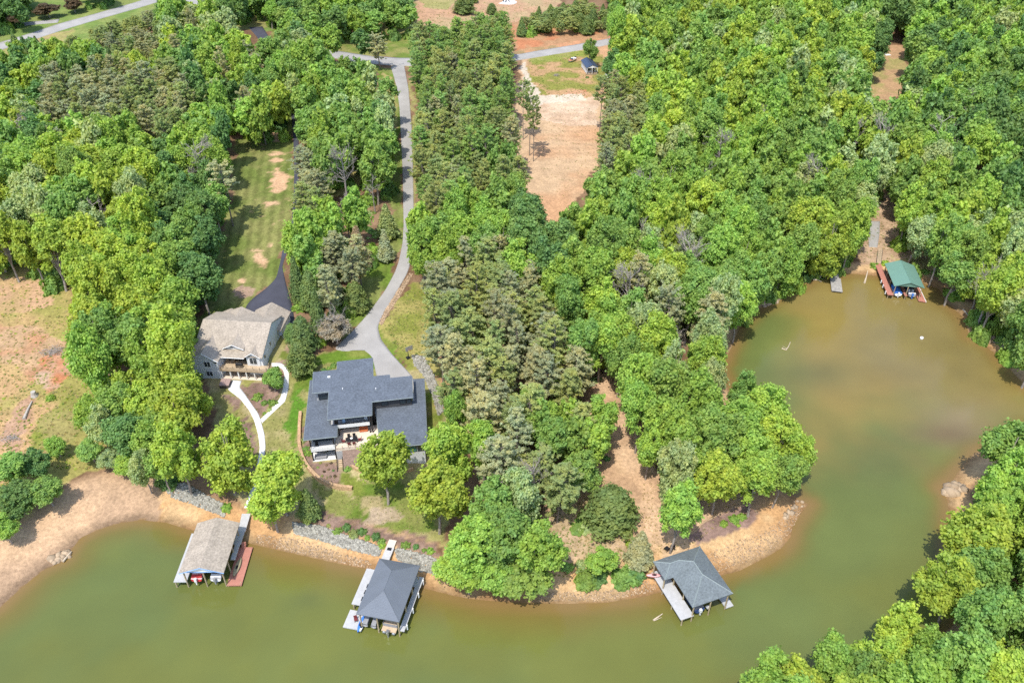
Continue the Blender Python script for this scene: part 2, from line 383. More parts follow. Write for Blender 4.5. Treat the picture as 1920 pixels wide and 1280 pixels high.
paint([(440,540),(455,535),(478,540),(474,553),(452,560),(438,553)], (.30,.21,.15), (.36,.26,.19), crisp=True)
# grass strips beside the grey driveway
m1 = paint([(690,118),(738,130),(752,200),(757,330),(758,450),(742,505),(700,575),(650,632),(600,640),(640,590),(690,520),(712,470),(735,400),(720,360),(640,300),(700,230),(715,150)], (.125,.20,.03), (.20,.235,.07))
A2, B2 = G(745, 480)[0], G(752, 250)[0]; d2 = (B2 - A2)[:2] / np.hypot(*(B2 - A2)[:2]); s2 = (X - A2[0]) * d2[1] - (Y - A2[1]) * d2[0]
COL[m1] *= (1 + .12 * np.tanh(3 * np.sin(s2[m1] * 2 * math.pi / 2.4)))[:, None]
paint([(715,135),(735,150),(745,205),(738,260),(725,230),(722,180)], (.36,.31,.13), (.25,.25,.08))
paint([(600,280),(680,300),(690,350),(660,372),(610,360)], (.27,.25,.09), (.36,.30,.13))
paint([(765,112),(775,112),(782,300),(782,470),(774,480),(770,300)], (.25,.26,.08), (.33,.29,.13))
paint([(640,640),(690,640),(700,655),(640,672)], LITTER, (.33,.21,.13))
paint([(770,530),(815,540),(818,660),(850,735),(800,705),(770,680),(735,650),(710,618),(712,600)], (.21,.235,.05), (.33,.30,.10), n5)
paint([(705,600),(722,612),(738,650),(770,690),(800,720),(812,760),(792,740),(760,700),(725,660)], (.13,.21,.03), (.20,.24,.05))
# house gardens
paint([(410,610),(545,600),(600,655),(690,650),(705,690),(800,690),(850,740),(850,830),(850,1030),(800,1022),(690,1000),(600,975),(560,975),(470,965),(430,930),(395,800),(395,720)], (.25,.25,.085), (.38,.33,.17), n5)
paint([(690,640),(720,700),(700,690),(640,690),(600,690),(590,740),(555,745),(575,690),(600,662),(640,650)], (.115,.20,.025), (.19,.225,.05))
paint([(535,640),(605,640),(600,660),(565,700),(545,700)], (.34,.20,.12), MULCH2)
paint([(548,745),(572,735),(566,780),(560,840),(545,835),(545,790)], (.10,.22,.025), (.17,.24,.04))
paint([(575,855),(600,905),(660,925),(720,900),(800,950),(830,1005),(760,1020),(700,1000),(640,980),(600,970)], (.125,.19,.03), (.22,.24,.07), n5)
paint([(640,870),(700,905),(690,935),(650,910)], (.10,.17,.025), (.17,.21,.04))
paint([(660,925),(720,935),(740,960),(680,975),(670,950)], (.34,.29,.15), (.20,.22,.06), n2)
paint([(690,960),(745,955),(750,985),(700,990)], (.42,.34,.24), (.34,.28,.18))
paint([(800,740),(835,750),(838,800),(800,830)], (.14,.20,.03), (.24,.24,.07))
paint([(812,700),(845,745),(830,770),(818,740)], CLAY2, (.44,.25,.15))
# beds
paint([(425,735),(452,752),(470,780),(478,830),(470,870),(455,850),(455,800),(440,770),(420,745)], MULCH, MULCH2, n2)
paint([(452,752),(470,780),(455,790),(440,770)], (.20,.21,.06), (.30,.26,.11))
paint([(448,714),(480,714),(478,728),(455,730)], (.19,.24,.05), (.28,.28,.09))
paint([(452,730),(490,722),(540,700),(535,680),(505,678),(508,690),(535,715),(528,752),(492,785),(478,766)], MULCH, MULCH2, n2)
paint([(545,600),(562,640),(545,690),(520,675),(530,640)], MULCH2, (.38,.27,.19), n2)
paint([(525,662),(532,656),(540,662),(536,674),(524,672)], (.11,.17,.03), (.16,.2,.04), crisp=True)
paint([(565,800),(580,800),(588,868),(632,866),(640,890),(636,912),(600,898),(578,875),(568,850)], MULCH, MULCH2, n2, crisp=True)
paint([(630,838),(672,832),(690,858),(650,865),(632,868)], MULCH, (.30,.20,.15), n2, crisp=True)
paint([(590,962),(620,968),(665,978),(715,998),(735,1008),(830,1026),(830,1052),(790,1042),(735,1030),(690,1018),(640,1002),(590,985)], MULCH, MULCH2, n2)
# clearing on the left, slope and wood edge
paint([(-200,470),(60,490),(112,505),(135,540),(150,600),(160,680),(230,740),(330,860),(330,890),(240,880),(150,880),(60,960),(-200,960)], (.31,.29,.09), (.47,.315,.16), n15, .32, .58)
for poly, a, b in (([(-60,520),(90,520),(90,570),(30,590),(-60,580)], (.50,.33,.20), (.42,.30,.15)), ([(-60,620),(60,610),(130,640),(110,700),(60,720),(-20,660)], (.44,.25,.14), (.45,.31,.18)),
                   ([(60,680),(120,660),(130,690),(100,730),(80,740)], (.50,.36,.25), CLAY), ([(25,770),(60,740),(62,780),(30,860),(0,850)], (.44,.29,.19), (.38,.24,.15))):
    paint(poly, a, b, n5)
paint([(130,740),(180,760),(130,830),(60,850),(70,790)], (.22,.25,.05), (.30,.27,.10))
# peninsula: pale leaf litter, path, bed
paint([(1020,930),(1100,880),(1110,720),(1140,688),(1172,690),(1190,800),(1240,890),(1300,905),(1430,915),(1530,935),(1470,1060),(1240,1130),(1000,1140)], (.54,.38,.23), (.46,.31,.19), n5)
paint([(1030,950),(1100,930),(1180,960),(1190,1040),(1100,1090),(1050,1080)], (.50,.37,.24), (.40,.31,.18), n2)
paint([(1108,716),(1145,692),(1168,700),(1152,760),(1170,810),(1195,870),(1225,905),(1235,960),(1215,1010),(1195,960),(1200,925),(1168,890),(1142,820),(1140,770)], (.58,.41,.26), (.53,.36,.22), n5)
paint([(1284,1008),(1318,978),(1345,968),(1375,952),(1400,946),(1421,962),(1412,984),(1370,1004),(1310,1020)], (.22,.15,.125), (.29,.20,.165), n2, crisp=True)
paint([(1060,640),(1130,650),(1140,690),(1110,700),(1060,690)], (.20,.12,.07), (.30,.19,.11))
# drawn-down beach along the water
beach = np.zeros(len(X))
for (u0, u1, v0, v1, w) in ((-300,1540,880,1300,9.),(1380,1560,520,620,4.),(1500,1780,480,600,3.6),(1700,2300,560,870,5.),(1700,1860,830,960,4.5),(1700,2400,940,1700,2.)):
    beach = np.where((U0 > u0) & (U0 < u1) & (V0 > v0) & (V0 < v1), np.maximum(beach, w), beach)
beach = np.where((U0 < 330) & (V0 > 860), 14, beach)
beach = np.where(beach == 0, 2.2, beach)
tb = (1 - sstep(.62, 1.0, (D + (n5 - .5) * 4.5) / beach)) * ~INS
wet = 1 - sstep(.3, 2.6, D + (n2 - .5) * 1.2)
sand = lerp((.555,.385,.205), (.51,.31,.145), sstep(.35, .65, n5)); lft = (U0 < 300)
sand = np.where(lft[:, None], lerp((.56,.39,.24), (.43,.30,.19), sstep(.4, .6, n15)), sand)
pale = sstep(.5, .7, n15) * (U0 > 1240) * (V0 > 900); sand = sand * (1 - pale[:, None] * .6) + np.array((.60,.47,.34)) * pale[:, None] * .6
sand = sand * (1 - .45 * wet[:, None])
keepbed = inpoly(U0, V0, [(1284,1008),(1318,978),(1400,946),(1421,962),(1412,984),(1310,1020)]) | inpoly(U0, V0, [(590,962),(830,1026),(830,1048),(590,985)])
tb = tb * ~keepbed
COL[:] = COL * (1 - tb[:, None]) + sand * tb[:, None]
COL[INS] = lerp((.26,.16,.07), (.20,.13,.06), n5[INS])
idx = np.arange(nx * ny).reshape(ny, nx)
faces = np.stack([idx[:-1, :-1], idx[:-1, 1:], idx[1:, 1:], idx[1:, :-1]], -1).reshape(-1, 4)
me = mesh_np('ground', np.stack([X, Y, Z], -1), faces, 4, True)
ca = me.color_attributes.new('soil', 'FLOAT_COLOR', 'POINT'); ca.data.foreach_set('color', np.concatenate([np.clip(COL * np.array((.90, .86, .84)), 0, 1), np.ones((len(COL), 1))], 1).astype(np.float32).ravel())
kind(link('ground', me, 'ground'), 'structure')

# ------------------------------------------------------------------ water sheet, coloured by its depth, silt and a painted cloud reflection
wxs = np.arange(-190, 200, 1.3); wys = np.arange(2, 250, 1.3)
WX, WY = np.meshgrid(wxs, wys); wX = WX.ravel(); wY = WY.ravel()
wd = polydist(wX, wY, SW); wi = inpoly(wX, wY, SW); wd = np.where(wi, wd, 0)
wu, wv, _ = project(wX, np.maximum(wY, 20), np.zeros_like(wX))
nb = fbm(wX, wY, 26, 71); nc = fbm(wX, wY, 11, 75)
deep = lerp((.138,.165,.046), (.155,.168,.040), sstep(.35, .65, nb)); deep = deep * (1 - .5 * sstep(.55,.75,nc)[:, None] * .3) + np.array((.12,.17,.06)) * .15 * sstep(.55,.75,nc)[:, None]
cove = sstep(1380, 1500, wu + (nb - .5) * 160) * (1 - sstep(720, 930, wv + (nc - .5) * 180))
silt = lerp((.255,.190,.055), (.220,.175,.066), sstep(.3, .7, nb))
cloud_refl = np.exp(-(((wu - 1810) / 85) ** 2 + ((wv - 790) / 42) ** 2)) * .55 + .12 * np.exp(-(((wu - 1620) / 130) ** 2 + ((wv - 700) / 45) ** 2))  # soft patches of cloud reflection painted into the cove colour
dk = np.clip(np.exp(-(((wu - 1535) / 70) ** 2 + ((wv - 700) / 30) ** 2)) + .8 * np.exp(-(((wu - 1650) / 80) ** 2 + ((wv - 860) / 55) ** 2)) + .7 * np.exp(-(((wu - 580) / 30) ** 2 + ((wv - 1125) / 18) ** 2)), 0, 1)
rd = np.exp(-(((wu - 1775) / 70) ** 2 + ((wv - 815) / 22) ** 2))
wc = deep * (1 - cove[:, None]) + silt * cove[:, None]
wc = wc * (1 - cloud_refl[:, None]) + np.array((.255,.190,.115)) * cloud_refl[:, None]
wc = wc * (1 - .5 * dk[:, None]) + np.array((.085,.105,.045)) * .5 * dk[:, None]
wc = wc * (1 - .55 * rd[:, None]) + np.array((.15,.09,.055)) * .55 * rd[:, None]
wc *= (1 + .13 * (fbm(wX, wY, 5, 78) - .5) + .22 * (fbm(wX, wY * 1.6, 17, 79) - .5))[:, None]
edge = 1 - sstep(0, 1, (wd + (nc - .5) * 3.5) / np.where(wu > 1380, 5.0, 8.5)); edge2 = 1 - sstep(0, 3.0, wd + (nc - .5) * 1.5)
wc = wc * (1 - .8 * edge[:, None]) + np.array((.20,.135,.036)) * .8 * edge[:, None]
wc = wc * (1 - .75 * edge2[:, None]) + np.array((.27,.165,.065)) * .75 * edge2[:, None]
wi2 = np.arange(len(wX)).reshape(len(wys), len(wxs)); fq = np.stack([wi2[:-1, :-1], wi2[:-1, 1:], wi2[1:, 1:], wi2[1:, :-1]], -1).reshape(-1, 4)
big = polydist(wX, wY, SW); ok = (wi | (big < 4)); fq = fq[ok[fq].all(1)]
me = mesh_np('lake', np.stack([wX, wY, np.zeros_like(wX)], -1), fq, 4, True)
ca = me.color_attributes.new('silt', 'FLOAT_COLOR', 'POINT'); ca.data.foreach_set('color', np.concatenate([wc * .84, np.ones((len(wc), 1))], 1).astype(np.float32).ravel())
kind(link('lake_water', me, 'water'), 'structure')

# ------------------------------------------------------------------ roads and paths: ribbons draped on the ground
def resample(pl, n):
    pl = np.asarray(pl, float); s = np.r_[0, np.cumsum(np.hypot(*np.diff(pl, axis=0).T))]
    t = np.linspace(0, s[-1], n); q = np.stack([np.interp(t, s, pl[:, 0]), np.interp(t, s, pl[:, 1])], -1)
    for _ in range(2): q[1:-1] = (q[:-2] + 2 * q[1:-1] + q[2:]) / 4
    return q
def ribbon(name, left, right, mat, lift=.07, n=90, k=7, thick=.3):
    Lq, Rq = resample(left, n), resample(right, n)
    t = np.linspace(0, 1, k)[None, :, None]
    px = Lq[:, None, :] * (1 - t) + Rq[:, None, :] * t
    w = G(px[..., 0].ravel(), px[..., 1].ravel())
    w[:, 2] += lift; top = w
    low = w.copy(); low[:, 2] -= thick
    ii = np.arange(n * k).reshape(n, k)
    f = np.stack([ii[:-1, :-1], ii[1:, :-1], ii[1:, 1:], ii[:-1, 1:]], -1).reshape(-1, 4)
    o = n * k; border = list(ii[:, 0]) + list(ii[-1, 1:]) + list(ii[::-1, -1][1:]) + list(ii[0, ::-1][1:-1])
    sf = [(border[i], border[(i + 1) % len(border)], border[(i + 1) % len(border)] + o, border[i] + o) for i in range(len(border))]
    me = mesh_np(name, np.concatenate([top, low]), np.concatenate([f, np.array(sf)]), 4)
    import bmesh
    bm = bmesh.new(); bm.from_mesh(me); bmesh.ops.recalc_face_normals(bm, faces=bm.faces)
    if max(bm.faces, key=lambda q: q.calc_area()).normal.z < 0: bmesh.ops.reverse_faces(bm, faces=bm.faces)
    bm.to_mesh(me); bm.free()
    return kind(link(name, me, mat), 'structure')
ribbon('driveway', [(733,126),(743,160),(749,200),(752,260),(755,320),(756,380),(757,420),(755,455),(748,490),(740,512),(722,545),(700,575),(683,597),(660,622),(640,640),(626,655),(648,659),(680,654),(698,668),(705,700),(712,730)],
       [(757,118),(762,145),(766,165),(769,200),(772,240),(774,300),(775,350),(776,420),(776,455),(771,490),(764,512),(745,545),(726,578),(714,598),(708,612),(714,636),(735,664),(757,688),(772,704),(782,722),(786,735)], 'road_grey', n=150, k=14)
ribbon('public_road', [(600,90),(640,97),(690,105),(745,109),(850,110),(975,102),(1000,97),(1080,84),(1135,74),(1180,64),(1240,52)],
       [(598,104),(640,112),(690,120),(745,124),(850,124),(975,113),(1000,109),(1080,96),(1135,86),(1180,76),(1240,64)], 'road_grey', n=120)
ribbon('asphalt_drive', [(466,52),(484,72),(500,105),(520,140),(538,180),(546,215),(550,260),(552,320),(551,360),(547,415),(533,452),(526,490),(518,522),(498,542),(478,556),(462,572),(455,600)],
       [(492,50),(506,72),(522,110),(538,145),(552,185),(557,215),(560,260),(561,320),(560,370),(560,410),(548,440),(537,475),(529,500),(537,535),(546,565),(551,590),(552,610)], 'asphalt', n=130, k=10)
ribbon('county_road', [(-150,118),(-60,96),(0,80),(60,62),(110,45),(165,30),(250,6),(300,-10)], [(-150,140),(-60,113),(0,95),(75,71),(120,56),(170,41),(258,16),(310,0)], 'road_grey')
ribbon('side_lane', [(-60,53),(0,48),(60,41),(112,36)], [(-60,58),(0,54),(60,47),(108,43)], 'road_grey', n=40, k=4)
ribbon('upper_road', [(325,-14),(345,0),(372,16)], [(372,-14),(385,0),(398,17)], 'road_grey', n=30, k=6)
cx4 = lambda L: [(360 + x / 9.143, 660 + y / 9.143) for x, y in L]
ribbon('garden_path', cx4([(690,480),(612,640),(825,800),(980,1000),(1060,1160),(1100,1290)]) + [(484,815),(487,838),(486,850),(480,880),(470,920),(458,952)],
       cx4([(850,490),(812,600),(885,690),(1000,860),(1140,1060),(1185,1190),(1210,1290)]) + [(496,815),(498,838),(496,852),(491,882),(482,922),(470,952)], 'concrete', lift=.09, n=110, k=5)
ribbon('garden_path_loop', cx4([(1365,190),(1520,190),(1640,260),(1668,340),(1655,620),(1600,840),(1290,1130),(1205,1215)]), cx4([(1365,245),(1480,250),(1560,300),(1590,400),(1555,640),(1515,785),(1330,1010),(1175,1150)]), 'concrete', lift=.11, n=80, k=5)
ribbon('gravel_turnaround', [(1624,415),(1628,440),(1629,463)], [(1650,415),(1649,440),(1645,464)], 'road_grey', n=30, k=6)

# ------------------------------------------------------------------ plants: source shapes
def unit(v): return v / (np.linalg.norm(v, axis=-1, keepdims=True) + 1e-9)
def leaf_quads(pos, nrm, size, g, aspect=1.0):
    n = len(pos); a = unit(np.cross(nrm, unit(g.normal(size=(n, 3))))); b = np.cross(nrm, a)
    s = size * g.uniform(.65, 1.3, (n, 1)); a = a * s; b = b * s * aspect
    v = np.stack([pos - a - b * .6, pos + a - b, pos + a * .8 + b, pos - a + b * .9], 1).reshape(-1, 3)
    return v, np.arange(4 * n).reshape(-1, 4)
def crown_mesh(name, v, f): return mesh_np(name, v, f, 4)
def broadleaf(seed, Rr=4.5, H=15., lobes=80, leaves=330, size=.185, zc=.62, zr=.37, spread=.27, taper=0., subs=4):
    g = np.random.default_rng(seed); cs = []; rs = []; lim = 0
    sub = [(np.array([0, 0, .05]), .78)]
    for k in range(subs):
        a = 6.28 * (k + g.uniform(-.3, .3)) / subs; sub.append((np.array([math.cos(a) * g.uniform(.36, .62), math.sin(a) * g.uniform(.36, .62), g.uniform(-.45, .45)]), g.uniform(.36, .58)))
    while len(cs) < lobes and lim < 6000:
        lim += 1; sc_, sr_ = sub[int(g.integers(len(sub)))]
        d = unit(g.normal(size=3)); p = sc_ + d * sr_ * g.uniform(.5, 1.0) ** .6
        if p[2] < -.95: continue
        k = 1 - taper * max(0, p[2])
        q = np.array([p[0] * Rr * k, p[1] * Rr * k, zc * H + p[2] * zr * H]); r = Rr * g.uniform(.10, spread) * (1.1 - .25 * max(0, p[2]))
        if cs and min(np.linalg.norm(q - c) for c in cs) < r * .60: continue
        cs.append(q); rs.append(r)
    cs = np.array(cs); rs = np.array(rs)
    V, Fc, o = [], [], 0
    for c, r in zip(cs, rs):
        n = int(leaves * (r / (Rr * .28)) ** 2) + 12; d = unit(g.normal(size=(n, 3)) + np.array([0, 0, .2]))
        far = np.where(g.uniform(size=(n, 1)) < .22, g.uniform(1.0, 1.65, (n, 1)), g.uniform(.45, 1.05, (n, 1)))
        pos = c + d * (r * far) * np.array([1, 1, .8]) + np.array([0, 0, .12]) * r
        nr = unit(d * .8 + np.array([0, 0, .8]) + g.normal(size=(n, 3)) * .6)
        v, f = leaf_quads(pos, nr, size, g); V.append(v); Fc.append(f + o); o += len(v)
    crown = crown_mesh('crown', np.concatenate(V), np.concatenate(Fc))
    mb = MB(); top = zc * H + zr * H * .45; wob = g.normal(size=(6, 2)) * .22
    tp = [(wob[i][0] * (i > 0), wob[i][1] * (i > 0), top * i / 5 - (.6 if i == 0 else 0)) for i in range(6)]
    mb.tube(tp, [.30, .24, .20, .16, .12, .06], 7)
    for c in cs[g.permutation(len(cs))[:26]]:
        z0 = min(g.uniform(.35, .85) * H * .62, c[2] - .3); e = c + (c - np.array([0, 0, z0])) * g.uniform(-.05, .16); mb.tube([(wob[2][0], wob[2][1], z0), (c[0] * .5, c[1] * .5, (z0 + c[2]) / 2 + .2), tuple(e)], [.11, .07, .025], 5)
    me = bpy.data.meshes.new('trunk'); me.from_pydata(mb.v, [], mb.f); me.update()
    return crown, me
def pine(seed, Rr=2.7, H=16., z0=.35, whorls=18, per=8, tuft=19, size=.18, flat=False):
    g = np.random.default_rng(seed); mb = MB(); V, Fc, o = [], [], 0
    mb.tube([(0, 0, -.6), (g.normal() * .15, g.normal() * .15, H * .5), (g.normal() * .2, g.normal() * .2, H * .97)], [.20, .14, .03], 6)
    for w in range(whorls):
        t = w / (whorls - 1); z = H * (z0 + (1 - z0) * t * .98)
        prof = (min(1, .5 + 1.8 * t) * (1 - t) ** .42 * 1.1) if not flat else (.5 + .6 * math.sin(math.pi * (t * .8 + .15)))
        for b in range(int(g.integers(per - 2, per + 2))):
            an = g.uniform(0, 2 * math.pi); L = Rr * prof * g.uniform(.55, 1.2) + .25; rise = g.uniform(-.05, .45) + .35 * t
            d = np.array([math.cos(an), math.sin(an), rise]); p0 = np.array([0, 0, z]); p1 = p0 + d * L
            mb.tube([p0, p0 + d * L * .5 - np.array([0, 0, .06]), p1], [.05, .035, .012], 4, cap=False)
            for k in range(max(2, int(L * 2.6))):
                s = g.uniform(.35, 1.05); c = p0 + d * L * s + g.normal(size=3) * .10 * np.array([1.6, 1.6, .8])
                n = int(tuft * g.uniform(.6, 1.3)); dd = unit(g.normal(size=(n, 3)) + np.array([0, 0, .45]) + d * .5)
                pos = c + dd * g.uniform(.08, .36, (n, 1)) * np.array([1.15, 1.15, .7])
                nr = unit(np.array([0, 0, .8]) + dd * .5 + g.normal(size=(n, 3)) * .6)
                v, f = leaf_quads(pos, nr, size, g, .38); V.append(v); Fc.append(f + o); o += len(v)
    me = bpy.data.meshes.new('trunk'); me.from_pydata(mb.v, [], mb.f); me.update()
    return crown_mesh('crown', np.concatenate(V), np.concatenate(Fc)), me
def cedar(seed, Rr=2.3, H=8., n=6500, size=.15, blunt=.55):
    g = np.random.default_rng(seed); t = g.uniform(0, 1, n) ** 1.25; an = g.uniform(0, 2 * math.pi, n)
    prof = (1 - t) ** blunt * np.minimum(1, .55 + t * 4)
    lump = 1 + .20 * np.sin(an * 5 + seed + t * 9) * np.sin(t * 17 + seed) + .12 * np.sin(an * 11 + t * 23)
    rr = Rr * prof * lump * g.uniform(.6, 1.05, n)
    pos = np.stack([np.cos(an) * rr, np.sin(an) * rr, H * (.04 + .96 * t)], -1) + g.normal(size=(n, 3)) * .1
    nr = unit(np.stack([np.cos(an), np.sin(an), np.full(n, .9)], -1) + g.normal(size=(n, 3)) * .55)
    v, f = leaf_quads(pos, nr, size, g, .7); mb = MB().tube([(0, 0, -.5), (0, 0, H * .9)], [.18, .03], 6)
    me = bpy.data.meshes.new('trunk'); me.from_pydata(mb.v, [], mb.f); me.update()
    return crown_mesh('crown', v, f), me
def bare_tree(seed, H=13., Rr=3., fine=2, start=.35):
    g = np.random.default_rng(seed); mb = MB()
    mb.tube([(0, 0, -.5), (g.normal() * .2, g.normal() * .2, H * .5), (g.normal() * .4, g.normal() * .4, H)], [.22, .15, .02], 6)
    def br(p, d, L, r, lv):
        q = p + d * L * .5 + g.normal(size=3) * .08 * L; e = p + d * L + np.array([0, 0, .12 * L]); mb.tube([p, q, e], [r, r * .65, r * .25], 4, cap=False)
        if lv > 0:
            for _ in range(int(g.integers(3, 6))):
                s = g.uniform(.3, .95); br(p + (e - p) * s, unit(d + g.normal(size=3) * .6 + np.array([0, 0, .25])), L * g.uniform(.35, .6), r * .5, lv - 1)
    for _ in range(int(13 * (1 if fine < 3 else 1.6))):
        z = H * g.uniform(start, .92); an = g.uniform(0, 6.28); d = unit(np.array([math.cos(an), math.sin(an), g.uniform(.3, 1.0)]))
        br(np.array([0, 0, z]), d, Rr * g.uniform(.6, 1.1) * (1.25 - .8 * (z / H - start)), .07, fine)
    me = bpy.data.meshes.new('trunk'); me.from_pydata(mb.v, [], mb.f); me.update(); return me
def bush(seed, size=.10, n=1700):
    g = np.random.default_rng(seed); d = unit(g.normal(size=(n, 3))); d[:, 2] = np.abs(d[:, 2]) * 1.0 - .12
    lump = 1 + .34 * np.sin(d[:, 0] * 5 + seed) * np.sin(d[:, 1] * 6 + seed * 2) + .15 * np.sin(d[:, 2] * 9 + d[:, 0] * 8)
    pos = d * (g.uniform(.65, 1.0, n) * lump)[:, None] * np.array([1, 1, .85])
    v, f = leaf_quads(pos, unit(d + np.array([0, 0, .4]) + g.normal(size=(n, 3)) * .5), size, g); return crown_mesh('shrub', v, f)
BROAD = [broadleaf(100 + i, lobes=l + 14, spread=s, zr=zr + .045, zc=zc - .04, taper=tp) for i, (l, s, zr, zc, tp) in enumerate(
    [(92,.25,.36,.63,.15),(76,.30,.34,.64,.1),(110,.23,.38,.61,.3),(84,.27,.40,.59,.4),(96,.25,.33,.66,.05),(72,.29,.37,.62,.25),(120,.22,.36,.63,.2),(88,.27,.42,.57,.45),(100,.25,.35,.64,.1),(78,.29,.38,.61,.3),(70,.31,.40,.60,.2),(105,.24,.43,.56,.5)])]
FAR = [broadleaf(200 + i, lobes=72, leaves=120, size=.31, zr=zr + .04, zc=.58, taper=tp) for i, (zr, tp) in enumerate([(.36,.15),(.38,.3),(.34,.1),(.40,.4),(.36,.25),(.37,.2)])]
PINE = [pine(300 + i, Rr=r, z0=z, whorls=w) for i, (r, z, w) in enumerate([(3.2,.26,16),(2.9,.32,15),(3.5,.30,16),(3.0,.24,17),(3.3,.36,14),(3.1,.30,16)])]
TALLPINE = [pine(350 + i, Rr=2.9, H=20., z0=.58, whorls=9, per=7, tuft=18, flat=True, size=.22) for i in range(3)]
CEDAR = [cedar(400), cedar(401, blunt=.8), cedar(402, Rr=2.6, blunt=.4), cedar(403, Rr=1.9, blunt=.9)]
SNAG = [bare_tree(500), bare_tree(501, fine=3), bare_tree(502, H=11., fine=3)]
TWIG = bare_tree(510, H=8., Rr=3.6, fine=3, start=.12)
BUSH = [bush(600 + i) for i in range(4)]
TINT = {'yellow': ('yellow-green', (.375, .470, .080)), 'bright': ('bright green', (.310, .445, .090)), 'mid': ('mid green', (.258, .385, .098)), 'deep': ('deep green', (.170, .285, .092)),
        'pale': ('pale green', (.395, .465, .215)), 'olive': ('olive green', (.350, .395, .150)), 'grey': ('grey-green', (.405, .410, .240)), 'fresh': ('fresh green', (.285, .405, .120)),
        'beige': ('pale beige', (.50, .44, .34)), 'plum': ('dark plum', (.15, .11, .07)), 'brown': ('rusty brown', (.38, .28, .18)), 'cedar': ('dark olive', (.195, .260, .085))}
for k_ in list(TINT):
    if k_ not in ('plum', 'brown', 'beige'): TINT[k_] = (TINT[k_][0], tuple(c_ * 1.05 for c_ in TINT[k_][1]))
def tint_of(key):
    c = np.array(TINT[key][1]); j = rng.uniform(.88, 1.14); h = rng.uniform(-.07, .07)
    return [float(c[0] * j * (1.0 + h)), float(c[1] * j), float(c[2] * j * (1 - h))]
ALL_PLANTS = []
def plant(name, shape, loc, sr, sz, key, cat, label=None, group=None, leaf='leaf', bark='bark', rot=None, lean=None):
    o = bpy.data.objects.new(name, None); C.objects.link(o); o.location = loc; o.scale = (sr, sr, sz); o.empty_display_size = .5
    o.rotation_euler = (0, 0, random.uniform(0, 6.28) if rot is None else rot)
    if not lean and cat in ('broadleaf tree', 'pine tree'): lean = (random.gauss(0, .05), random.gauss(0, .05)); o.scale = (sr * random.uniform(.88, 1.12), sr * random.uniform(.88, 1.12), sz)
    if lean: o.rotation_euler = (lean[0], lean[1], o.rotation_euler[2])
    o['category'] = cat
    if label: o['label'] = label
    if group: o['group'] = group
    cr, tr = shape
    if cr is not None:
        c = bpy.data.objects.new('crown', cr); C.objects.link(c); c.parent = o; c['tint'] = tint_of(key)
        if not cr.materials: cr.materials.append(M[leaf])
    if tr is not None:
        t = bpy.data.objects.new('trunk', tr); C.objects.link(t); t.parent = o
        if not tr.materials: tr.materials.append(M[bark])
    ALL_PLANTS.append((o, key)); return o
TREES = []   # x, y, z, radius, height, key, kind, label, group
def base_from_crown(u, v, H, frac=.62):
    z = 6.0
    for _ in range(10):
        p = P(u, v, z); z = .4 * z + .6 * (max(ground_at(p[0], p[1]), 0) + frac * H)
    p = P(u, v, z); return p[0], p[1], max(ground_at(p[0], p[1]), -.3)
SHAPES = {'broad': (BROAD, 4.5, 15., 'leaf', 'bark', 'broadleaf_tree', 'broadleaf tree'), 'pine': (PINE, 2.75, 16., 'needle', 'pine_bark', 'pine_tree', 'pine tree'),
          'tall': (TALLPINE, 2.9, 20., 'needle', 'pine_bark', 'tall_pine', 'tall pine'), 'cedar': (CEDAR, 2.2, 8., 'needle', 'bark', 'cedar_tree', 'cedar tree')}
def single(u, v, rpx, H, key, kind_, label, which=0, frac=None, at=None, lean=None, group=None):
    "a tree of its own: crown centre (u, v), crown radius rpx in photo pixels"
    src, r0, h0, leaf, bark, name, cat = SHAPES[kind_]
    if kind_ == 'broad' and H > 8.5: H *= 1.36
    fr = frac if frac is not None else {'broad': .59, 'pine': .68, 'tall': .80, 'cedar': .42}[kind_]
    x, y, z = base_from_crown(u, v, H, fr)
    if at: q = g1(*at); x, y, z = q.x, q.y, q.z
    dep = project(x, y, z + fr * H)[2]; r = rpx * dep / F
    return plant(name, src[which % len(src)], (x, y, z), r / r0, H / h0, key, cat, label, group, leaf, bark, lean=lean), x, y, r
OCC = []
def S(*a, **k):
    o, x, y, r = single(*a, **k); OCC.append((x, y, r)); return o
ORD1 = ['broad','uppermost','central','nearest the bank,','lowest','left hand','tallest','right hand','leftmost bushy','low shoreside']
ORD0 = ['first','second','third','fourth','fifth','sixth','seventh','eighth']
# ---- trees one can tell apart
S(713,855,47,13.5,'yellow','broad','yellow-green tree with a bare leaning trunk on the lawn below the dark roofed house',0,frac=.64,at=(728,945))
S(835,850,46,14,'yellow','broad','broad yellow-green tree at the right front corner of the dark roofed house',1)
S(818,920,50,14,'yellow','broad','largest yellow-green tree on the slope right of the house lawn',2)
S(866,772,25,13,'bright','broad','narrow bright green tree behind the broad tree right of the dark roofed house',3)
S(905,830,34,13,'bright','broad','bright green tree between the grey pines and the right side lawn',4)
S(414,842,50,15,'yellow','broad','tall yellow-green tree beside the white walkway, nearest the path to the dock',7)
S(330,842,46,15,'yellow','broad','yellow-green tree on the bank left of the tree beside the white walkway',8)
S(335,760,46,15,'yellow','broad','yellow-green tree left of the spa cover at the white house',5)
S(360,738,32,11,'yellow','broad','yellow-green tree overhanging the left front corner of the white house',1)
S(528,890,46,13,'yellow','broad','bright tree beside the dock bridge of the taupe roofed boathouse',3,at=(540,965))
S(505,935,40,11,'yellow','broad','low bright tree leaning over the bank by the dock bridge',6)
S(578,948,23,7.5,'cedar','cedar','small dark cedar on the bank right of the bright tree by the dock bridge',1)
S(1146,955,44,8.5,'cedar','cedar','round dark cedar standing alone on the tan point left of the footpath',2)
S(1262,890,36,14,'pale','broad','pale green tree behind the slim tree at the slate boathouse',4)
